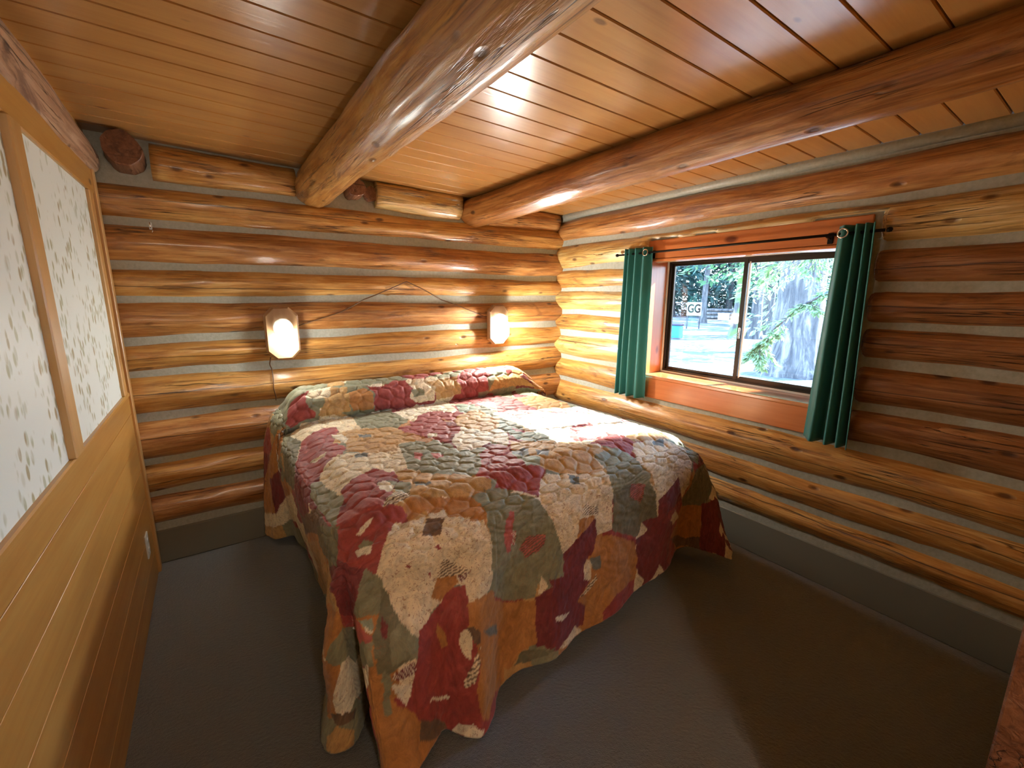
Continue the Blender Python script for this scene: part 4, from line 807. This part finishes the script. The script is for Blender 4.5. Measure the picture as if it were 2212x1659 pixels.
def paint_quilt():
    # unseen parts: the same kind of crazy patchwork in irregular cells
    rs = np.random.RandomState(21); c = np.zeros((nr, nc, 4)); keys = 'crgtmogtcrg'
    n = 150; S = np.stack([rs.uniform(qp.min(), qp.max(), n), rs.uniform(qq_.min(), qq_.max(), n)], 1); K = [keys[rs.randint(len(keys))] for _ in range(n)]
    wu = qp+.05*lnz(qp, qq_, 9, 31); wv = qq_+.05*lnz(qp, qq_, 9, 32)
    best = np.full(qp.shape, 9.9); idx = np.zeros(qp.shape, int)
    for i in range(n):
        d = np.abs(wu-S[i, 0])*.9+np.hypot(wu-S[i, 0], (wv-S[i, 1])*.8); m = d < best; best[m] = d[m]; idx[m] = i
    c[...] = np.array([PAL[k] for k in K])[idx]
    wu = qp+.0035*lnz(qp, qq_, 45, 33); wv = qq_+.0035*lnz(qp, qq_, 45, 34)
    for key, poly in PATCHES:
        a = np.array(poly).reshape(-1, 2); lo, hi = a.min(0)-.01, a.max(0)+.01
        box = (wu > lo[0]) & (wu < hi[0]) & (wv > lo[1]) & (wv < hi[1])
        if not box.any(): continue
        u, v = wu[box], wv[box]; ins = np.zeros(u.shape, bool); j = len(a)-1
        for i in range(len(a)):
            (x1, y1), (x2, y2) = a[i], a[j]
            cr = ((y1 > v) != (y2 > v)) & (u < (x2-x1)*(v-y1)/(y2-y1+1e-12)+x1); ins ^= cr; j = i
        t = c[box]; t[ins] = PAL[key[0]]
        if key.endswith('*'):                                 # appliqued pieces with pale striped stitching
            st = ins & (np.mod((u+v*.6)/.012, 1) < .38); t[st] = PAL['w']
        if key.endswith('#'):
            st = ins & (np.mod((v-u*.3)/.011, 1) < .45); t[st] = PAL['b']
        c[box] = t
    return c
def build_quilt():
    V = QP.reshape(-1, 3); idx = np.arange(nr*nc).reshape(nr, nc)
    F = np.stack([idx[:-1, :-1], idx[:-1, 1:], idx[1:, 1:], idx[1:, :-1]], -1).reshape(-1, 4)
    # leave the tiny hidden strip under the head end open; round the cloth's own corners
    me = bpy.data.meshes.new('quilt'); me.vertices.add(len(V)); me.vertices.foreach_set('co', V.ravel())
    me.loops.add(F.size); me.loops.foreach_set('vertex_index', F.ravel().astype(np.int32)); me.polygons.add(len(F))
    me.polygons.foreach_set('loop_start', (np.arange(len(F))*4).astype(np.int32)); me.update(calc_edges=True); me.validate()
    me.polygons.foreach_set('use_smooth', np.ones(len(F), bool))
    at = me.attributes.new('patch', 'FLOAT_COLOR', 'POINT'); at.data.foreach_set('color', paint_quilt().reshape(-1, 4).ravel().astype(np.float32))
    uvl = me.uv_layers.new(name='sheet'); uv = np.stack([qp.ravel(), qq_.ravel()], 1)[F.ravel()]; uvl.data.foreach_set('uv', uv.ravel().astype(np.float32))
    n = NT('patchwork quilt'); at = n.node('ShaderNodeAttribute', attribute_name='patch')
    uvn = n.node('ShaderNodeTexCoord').outputs['UV']
    a = n.noise(uvn, 22, 6, .7, 1.0); b = n.noise(uvn, 75, 4, .7, 1.5); d = n.noise(uvn, 190, 2, .6)
    c = n.mix(1.0, at.outputs['Color'], n.ramp(a, [(.32, (.70, .67, .62)), (.66, (1.2, 1.16, 1.10))]), 'MULTIPLY')
    sp = n.math('MULTIPLY', n.ramp(b, [(.55, 0.0), (.63, 1.0)]), n.math('MULTIPLY', at.outputs['Alpha'], .75))
    c = n.mix(sp, c, (.34, .12, .05))
    sp2 = n.math('MULTIPLY', n.ramp(a, [(.55, 0.0), (.75, 1.0)]), .35)
    c = n.mix(n.math('MULTIPLY', sp2, at.outputs['Alpha']), c, (.55, .30, .12))
    n.base(c); n.set(Roughness=.62, Sheen_Weight=.15); n.bump(n.math('ADD', a, n.math('MULTIPLY', d, .5)), .35, .004)
    me.materials.append(n.m); me.materials.append(plain('quilt backing', (.78, .72, .62), .8))
    o = bpy.data.objects.new('quilt', me); COL.objects.link(o)
    md = o.modifiers.new('thick', 'SOLIDIFY'); md.thickness = .007; md.offset = -1; md.material_offset = 1
    return tag(o, 'patchwork quilt in burgundy, sage, tan and cream draped over the bed', 'quilt')
build_quilt()


# OUTSIDE
# ------------------------------------------------------------------ outside, seen through the window
GZ = -.45
n = NT('forest floor'); v = n.map((1, 1, 1), 'Object', False)
a = n.noise(v, .35, 5, .65, .6); b = n.noise(n.map((1, .35, 1), 'Object', False, rot=(0, 0, .6)), .8, 4, .6, .5); d = n.noise(v, 9, 4, .7); e_ = n.noise(v, 2.4, 4, .6)
c = n.mix(n.ramp(b, [(.50, 0.0), (.60, 1.0)]), n.ramp(a, [(.35, (.055, .07, .10)), (.65, (.13, .135, .15))]), (.42, .40, .36))  # pale streaks stand for sunlit patches, painted into the ground colour
c = n.mix(n.ramp(d, [(.4, 0.0), (.62, .7)]), c, (.035, .045, .07))
n.base(c); n.set(Roughness=.95); n.bump(d, .6, .05); M['duff'] = n.m
n = NT('grey bark'); v = n.map((1, 1, .16)); a = n.noise(v, 7, 5, .7, .5)
n.base(n.ramp(a, [(.32, (.020, .024, .032)), (.5, (.075, .075, .08)), (.68, (.20, .185, .17))])); n.set(Roughness=.9); n.bump(a, 1, .05); M['bark'] = n.m
n = NT('mossy bark'); v = n.map((1, 1, .16)); a = n.noise(v, 8, 5, .7, .5); z = n.noise(n.map((1, 1, .5)), 1.4, 4, .6)
n.base(n.mix(n.ramp(z, [(.42, 0.0), (.55, 1.0)]), n.ramp(a, [(.32, (.03, .035, .045)), (.6, (.12, .12, .12))]), (.14, .26, .07))); n.set(Roughness=.9); n.bump(a, 1, .05); M['moss'] = n.m
def needle_mat(name, c0, c1, tr=.35):
    n = NT(name); v = n.map((1, 1, 1)); a = n.noise(v, 1.3, 3, .6); g = n.node('ShaderNodeNewGeometry')
    col = n.mix(n.math('MULTIPLY', n.math('ADD', a, g.outputs['Random Per Island']), .5), c0, c1)
    n.base(col); n.set(Roughness=.6); t = n.node('ShaderNodeBsdfTranslucent'); n.link(col, t.inputs[0])
    ms = n.node('ShaderNodeMixShader'); ms.inputs[0].default_value = tr
    n.link(n.b.outputs[0], ms.inputs[1]); n.link(t.outputs[0], ms.inputs[2]); n.link(ms.outputs[0], n.out.inputs[0]); return n.m
M['needle'] = needle_mat('cedar sprays', (.03, .10, .045), (.14, .30, .12))
M['needle_dark'] = needle_mat('dark fir needles', (.015, .045, .05), (.06, .14, .11))
M['needle_pale'] = needle_mat('pale cedar sprays', (.10, .22, .10), (.34, .50, .26))
NG = 40
gv = []; gf = []
for i in range(NG+1):
    for j in range(NG+1):
        x = R+.22+(i/NG)**2*170; y = -90+230*j/NG
        gv.append((x, y, GZ+.25*noise.noise(Vector((x*.06, y*.06, 0)))*min(1, max(0, x-8)/10)))
for i in range(NG):
    for j in range(NG): a = i*(NG+1)+j; gf.append((a, a+NG+1, a+NG+2, a+1))
mesh_obj('ground', gv, gf, M['duff'], None, True, kind='structure', label='needle strewn ground among the trees')

def spray_mesh(rs, base, tip, nleaf, ls, droop, width):
    """A branch: leaf sprays (small folded blades) spread along a drooping line."""
    base, tip = np.array(base), np.array(tip); ax = tip-base; ln = np.linalg.norm(ax); ax = ax/ln
    sd_ = np.cross(ax, (0, 0, 1.0)); sd_ /= np.linalg.norm(sd_)+1e-9
    t = rs.rand(nleaf)**.75; side = rs.uniform(-1, 1, nleaf)
    w = width*np.sqrt(np.clip(np.sin(np.pi*np.clip(t*.85+.12, 0, 1)), 0, 1))
    c = base+ax*ln*t[:, None]+sd_*(side*w)[:, None]
    c[:, 2] -= droop*t**2+np.abs(side)*w*.45+rs.rand(nleaf)*.10*ln
    d = ax*.8+sd_*(side*1.2)[:, None]+rs.normal(0, .35, (nleaf, 3)); d[:, 2] -= .35; d /= np.linalg.norm(d, axis=1, keepdims=True)
    u = np.cross(d, rs.normal(0, 1, (nleaf, 3))*.5+np.array((0, 0, 1.0))); u /= np.linalg.norm(u, axis=1, keepdims=True)+1e-9
    L_ = (ls*rs.uniform(.6, 1.4, nleaf))[:, None]; Wd = L_*.20
    V = np.stack([c, c+d*L_*.45+u*Wd, c+d*L_, c+d*L_*.45-u*Wd], 1)
    return V.reshape(-1, 3)
def quad_obj(name, V, mat, parent, **k):
    F = np.arange(len(V)).reshape(-1, 4); me = bpy.data.meshes.new(name); me.vertices.add(len(V)); me.vertices.foreach_set('co', V.ravel().astype(np.float32))
    me.loops.add(F.size); me.loops.foreach_set('vertex_index', F.ravel().astype(np.int32)); me.polygons.add(len(F)); me.polygons.foreach_set('loop_start', (np.arange(len(F))*4).astype(np.int32))
    me.update(calc_edges=True); me.materials.append(mat); o = bpy.data.objects.new(name, me); COL.objects.link(o)
    if parent is not None: o.parent = parent
    return tag(o, **k)
def tree(x, y, h, r, crown, cr, seed, label, leaf='needle', bark='bark', nb=60, nl=40, ls=.35, group=None, lean=0.0, nroot=6):
    rs = np.random.RandomState(seed); t = empty('conifer', (x, y, GZ), label=label, cat='tree', group=group)
    V = []; Fs = []; n_, m_ = 20, 16
    for i in range(m_+1):
        z = h*(i/m_)**1.3; k = i/m_; rr = r*(1-.85*(z/h))*(1+.55*math.exp(-z/(r*1.3)))
        for j in range(n_):
            a = 2*math.pi*j/n_; q = rr*(1+.09*noise.noise(Vector((math.cos(a)*1.5, math.sin(a)*1.5, z*.35+seed)))+(.12*math.cos(a*nroot+seed))*math.exp(-z/(r*1.0)))
            V.append((q*math.cos(a)+lean*z, q*math.sin(a), z-.15 if i == 0 else z))
    for i in range(m_):
        for j in range(n_): Fs.append((i*n_+j, i*n_+(j+1) % n_, (i+1)*n_+(j+1) % n_, (i+1)*n_+j))
    Fs.append(tuple(m_*n_+j for j in range(n_)))
    tr = mesh_obj('trunk', V, Fs, M[bark], None, True); tr.parent = t
    Q = []; tw = MB()
    for b in range(nb):
        f = rs.rand()**.9; z = crown+(h-crown)*f; ln = cr*(1-.8*f)*rs.uniform(.7, 1.15); a = rs.uniform(0, 6.283)
        b0 = np.array((lean*z, 0, z)); tip = b0+np.array((math.cos(a)*ln, math.sin(a)*ln, -ln*rs.uniform(-.05, .3)))
        Q.append(spray_mesh(rs, b0, tip, nl, ls, .22*ln, .26*ln)); mid = (b0+tip)/2; mid[2] -= .03*ln; t2 = tip.copy(); t2[2] -= .22*ln
        tw.tube([tuple(b0), tuple(mid), tuple(t2)], [r*.12, r*.07, r*.02], 5, False)
    br = tw.build('branches', M[bark], None, True); br.parent = t; br['kind'] = 'stuff'
    quad_obj('foliage', np.concatenate(Q), M[leaf], t, kind='stuff')
    return t
tree(11.75, 4.95, 17, .52, 3.4, 3.4, 1, 'very thick grey cedar trunk nearest the window, low in its farther pane', 'needle_pale', nb=70, nl=70, ls=.30)
tree(22.1, 12.02, 20, .30, 3.0, 3.2, 2, 'straight mossy green trunk left of the window mullion', 'needle', 'moss', nb=80, nl=60, ls=.34)
tree(22.0, 11.15, 19, .26, 4.4, 2.6, 3, 'slim dark trunk half hidden by the window mullion', 'needle', nb=60, nl=50, ls=.34)
tree(25.1, 12.15, 21, .34, 4.0, 3.6, 4, 'dark blue grey trunk just right of the window mullion', 'needle_dark', nb=80, nl=60, ls=.38)
tree(30.5, 19.35, 18, .22, 3.6, 3.4, 5, 'thin leaning trunk beside the GG sign', 'needle_dark', nb=80, nl=55, ls=.42, lean=.012)
tree(17.6, 7.6, 15, .30, 2.2, 3.4, 6, 'leafy green cedar at the right edge of the farther pane', 'needle_pale', nb=90, nl=70, ls=.30)
tree(8.7, -.66, 17, .30, 8.5, 2.2, 8, 'slim unseen fir added to shade part of the window', 'needle_dark', nb=50, nl=40, ls=.4)  # tree added out of view to block sun and trim the patch on the bed
FARL = ['tall dark fir at the far left edge of the view, behind the GG sign', 'bushy dark fir above the log pile', 'blue green fir between the GG sign and the mossy trunk', 'dark fir behind the mossy trunk', 'fir seen between the two dark trunks by the mullion', 'hazy fir behind the thick grey trunk', 'hazy fir at the right edge of the view', 'distant fir left of the thick grey trunk', 'distant fir right of the thick grey trunk', 'farthest fir in the middle of the window view']
for i, (px_, py_, hh_, cr_) in enumerate([(38, 27.6, 17, 4.2), (44, 27.8, 20, 5), (46, 31.0, 20, 5), (42, 24.0, 19, 4.4), (46, 23.2, 21, 5), (39, 17.0, 18, 4.6), (36, 14.0, 18, 4.8), (52, 24.0, 22, 5), (50, 19.8, 22, 5), (60, 32.0, 24, 6)]):
    tree(px_, py_, hh_, .30, .9+.3*(i % 3), cr_, 20+i, FARL[i], 'needle_dark', nb=120, nl=44, ls=.6, group='firs at the far side of the clearing')
# the drooping bough close to the glass
rs = np.random.RandomState(77); t = empty('cedar_bough', (4.6, .75, 1.9), label='sunlit drooping cedar bough hanging close outside the farther pane', cat='branch')
Q = []; tw = MB(); main = [(4.75, .55, 1.95), (4.45, 1.05, 1.80), (4.15, 1.38, 1.58), (3.95, 1.62, 1.40), (3.85, 1.80, 1.18), (3.78, 1.93, .92)]
tw.tube(main, [.022, .018, .014, .010, .007, .003], 8)
for i in range(34):
    f = rs.uniform(.25, .97)*(len(main)-1); k = int(f); b0 = np.array(main[k])*(1-f+k)+np.array(main[k+1])*(f-k)
    ax = np.array(main[k+1])-np.array(main[k]); ax /= np.linalg.norm(ax); s_ = rs.choice([-1, 1])
    d = ax*.7+np.array((-.1, s_*.8, -.15))+rs.normal(0, .25, 3); d /= np.linalg.norm(d); ln = rs.uniform(.14, .34)*(1.25-f/6)
    Q.append(spray_mesh(rs, b0, b0+d*ln, 60, .045, .3*ln, .22*ln)); tw.tube([tuple(b0), tuple(b0+d*ln-np.array((0, 0, .12*ln)))], [.004, .0015], 5)
for ob in (tw.build('twigs', M['bark'], None, True), quad_obj('foliage', np.concatenate(Q), M['needle_pale'], None)):
    ob.parent = t; ob.matrix_parent_inverse = Matrix.Translation((-4.6, -.75, -1.9))
rs = np.random.RandomState(78); t = empty('cedar_bough', (5.2, .8, 2.6), label='pale green cedar bough hanging in the upper corner of the farther pane', cat='branch')
Q = []; tw = MB(); main = [(5.3, .6, 2.6), (5.15, 1.2, 2.35), (4.95, 1.7, 2.05), (4.85, 2.1, 1.85), (4.8, 2.4, 1.75)]
tw.tube(main, [.02, .016, .012, .008, .004], 8)
for i in range(40):
    f = rs.uniform(.1, .97)*(len(main)-1); k = int(f); b0 = np.array(main[k])*(1-f+k)+np.array(main[k+1])*(f-k)
    d = np.array((rs.uniform(-.4, .3), rs.uniform(-.5, .8), rs.uniform(-1, .3))); d /= np.linalg.norm(d); ln = rs.uniform(.18, .5)
    Q.append(spray_mesh(rs, b0, b0+d*ln, 60, .055, .2*ln, .25*ln)); tw.tube([tuple(b0), tuple(b0+d*ln)], [.004, .0015], 5)
for ob in (tw.build('twigs', M['bark'], None, True), quad_obj('foliage', np.concatenate(Q), M['needle_pale'], None)):
    ob.parent = t; ob.matrix_parent_inverse = Matrix.Translation((-5.2, -.8, -2.6))

def oriented(o, loc, rz):
    o.matrix_parent_inverse = Matrix.Identity(4); o.location = loc; o.rotation_euler = (0, 0, rz)
face = math.atan2(-25.03, 16.5)                                   # signs and boxes turned towards the cabin
t = empty('trash_bin', (18.1, 12.75, GZ), label='turquoise trash bin with a dark lid at the left edge of the nearer pane', cat='bin')
t.rotation_euler = (0, 0, -.95)
for nm, ob in (('body', MB().box(-.26, .26, -.22, .22, .0, .56, .03).build('body', plain('turquoise plastic', (.02, .42, .55), .5), None)),
               ('lid', MB().box(-.29, .29, -.26, .26, .565, .66, .03).box(-.2, .2, -.30, -.262, .57, .62, .01).build('lid', plain('dark lid', (.03, .03, .06), .5), None))):
    ob.parent = t
t = empty('sign_board', (25.03, 16.53, GZ), label='pale board on two posts with dark letters GG', cat='sign'); t.rotation_euler = (0, 0, -.985)
b = MB().box(-.42, .42, 0, .05, .72, 1.55, .01).build('board', plain('pale board', (.62, .6, .56), .7), None); b.parent = t
for x in (-.36, .36): q = MB().box(x-.04, x+.04, .055, .13, -.1, 1.5, .005).build('post', M['bark'], None); q.parent = t
fc = bpy.data.curves.new('letters', 'FONT'); fc.body = 'GG'; fc.size = .72; fc.align_x = 'CENTER'; fc.align_y = 'CENTER'; fc.extrude = .012; fc.offset = .018
fo = bpy.data.objects.new('letters_curve', fc); COL.objects.link(fo); bpy.context.view_layer.update()
lm = bpy.data.meshes.new_from_object(fo.evaluated_get(bpy.context.evaluated_depsgraph_get())); bpy.data.objects.remove(fo)
lm.materials.clear(); lm.materials.append(M['black']); q = bpy.data.objects.new('letters', lm); COL.objects.link(q); q.parent = t; q.location = (0, -.014, 1.14); q.rotation_euler = (math.pi/2, 0, 0); q.scale = (.72, 1, 1)
rs = np.random.RandomState(9)
for k, (u, z) in enumerate([(0, .16), (.36, .16), (.72, .16), (1.08, .16), (.18, .45), (.54, .45), (.90, .45), (.36, .74)]):
    o = log('fallen_log', (35.6+u*.9, 22.6+u*.38, GZ+z), (36.7+u*.9, 20.0+u*.38, GZ+z), .14, .15, 300+k, M['bark'], n=14, cat='log', group='cut logs piled at the far side of the clearing',
            label=['grey log at the foot of the pile, nearest the cabin', 'second grey log along the foot of the pile', 'third grey log along the foot of the pile', 'grey log at the foot of the pile, farthest from the cabin', 'second layer log nearest the cabin on the pile', 'middle log of the second layer of the pile', 'second layer log farthest from the cabin', 'single topmost log of the pile'][k])
t = empty('picnic_box', (34.55, 20.1, GZ), label='small white box on the ground in front of the log pile', cat='box'); t.rotation_euler = (0, 0, -1.04)
q = MB().box(-.42, .42, -.3, .3, 0, .50, .02).build('body', M['vinyl'], None); q.parent = t
q = MB().box(-.45, .45, -.33, .33, .505, .57, .02).build('lid', M['vinyl'], None); q.parent = t
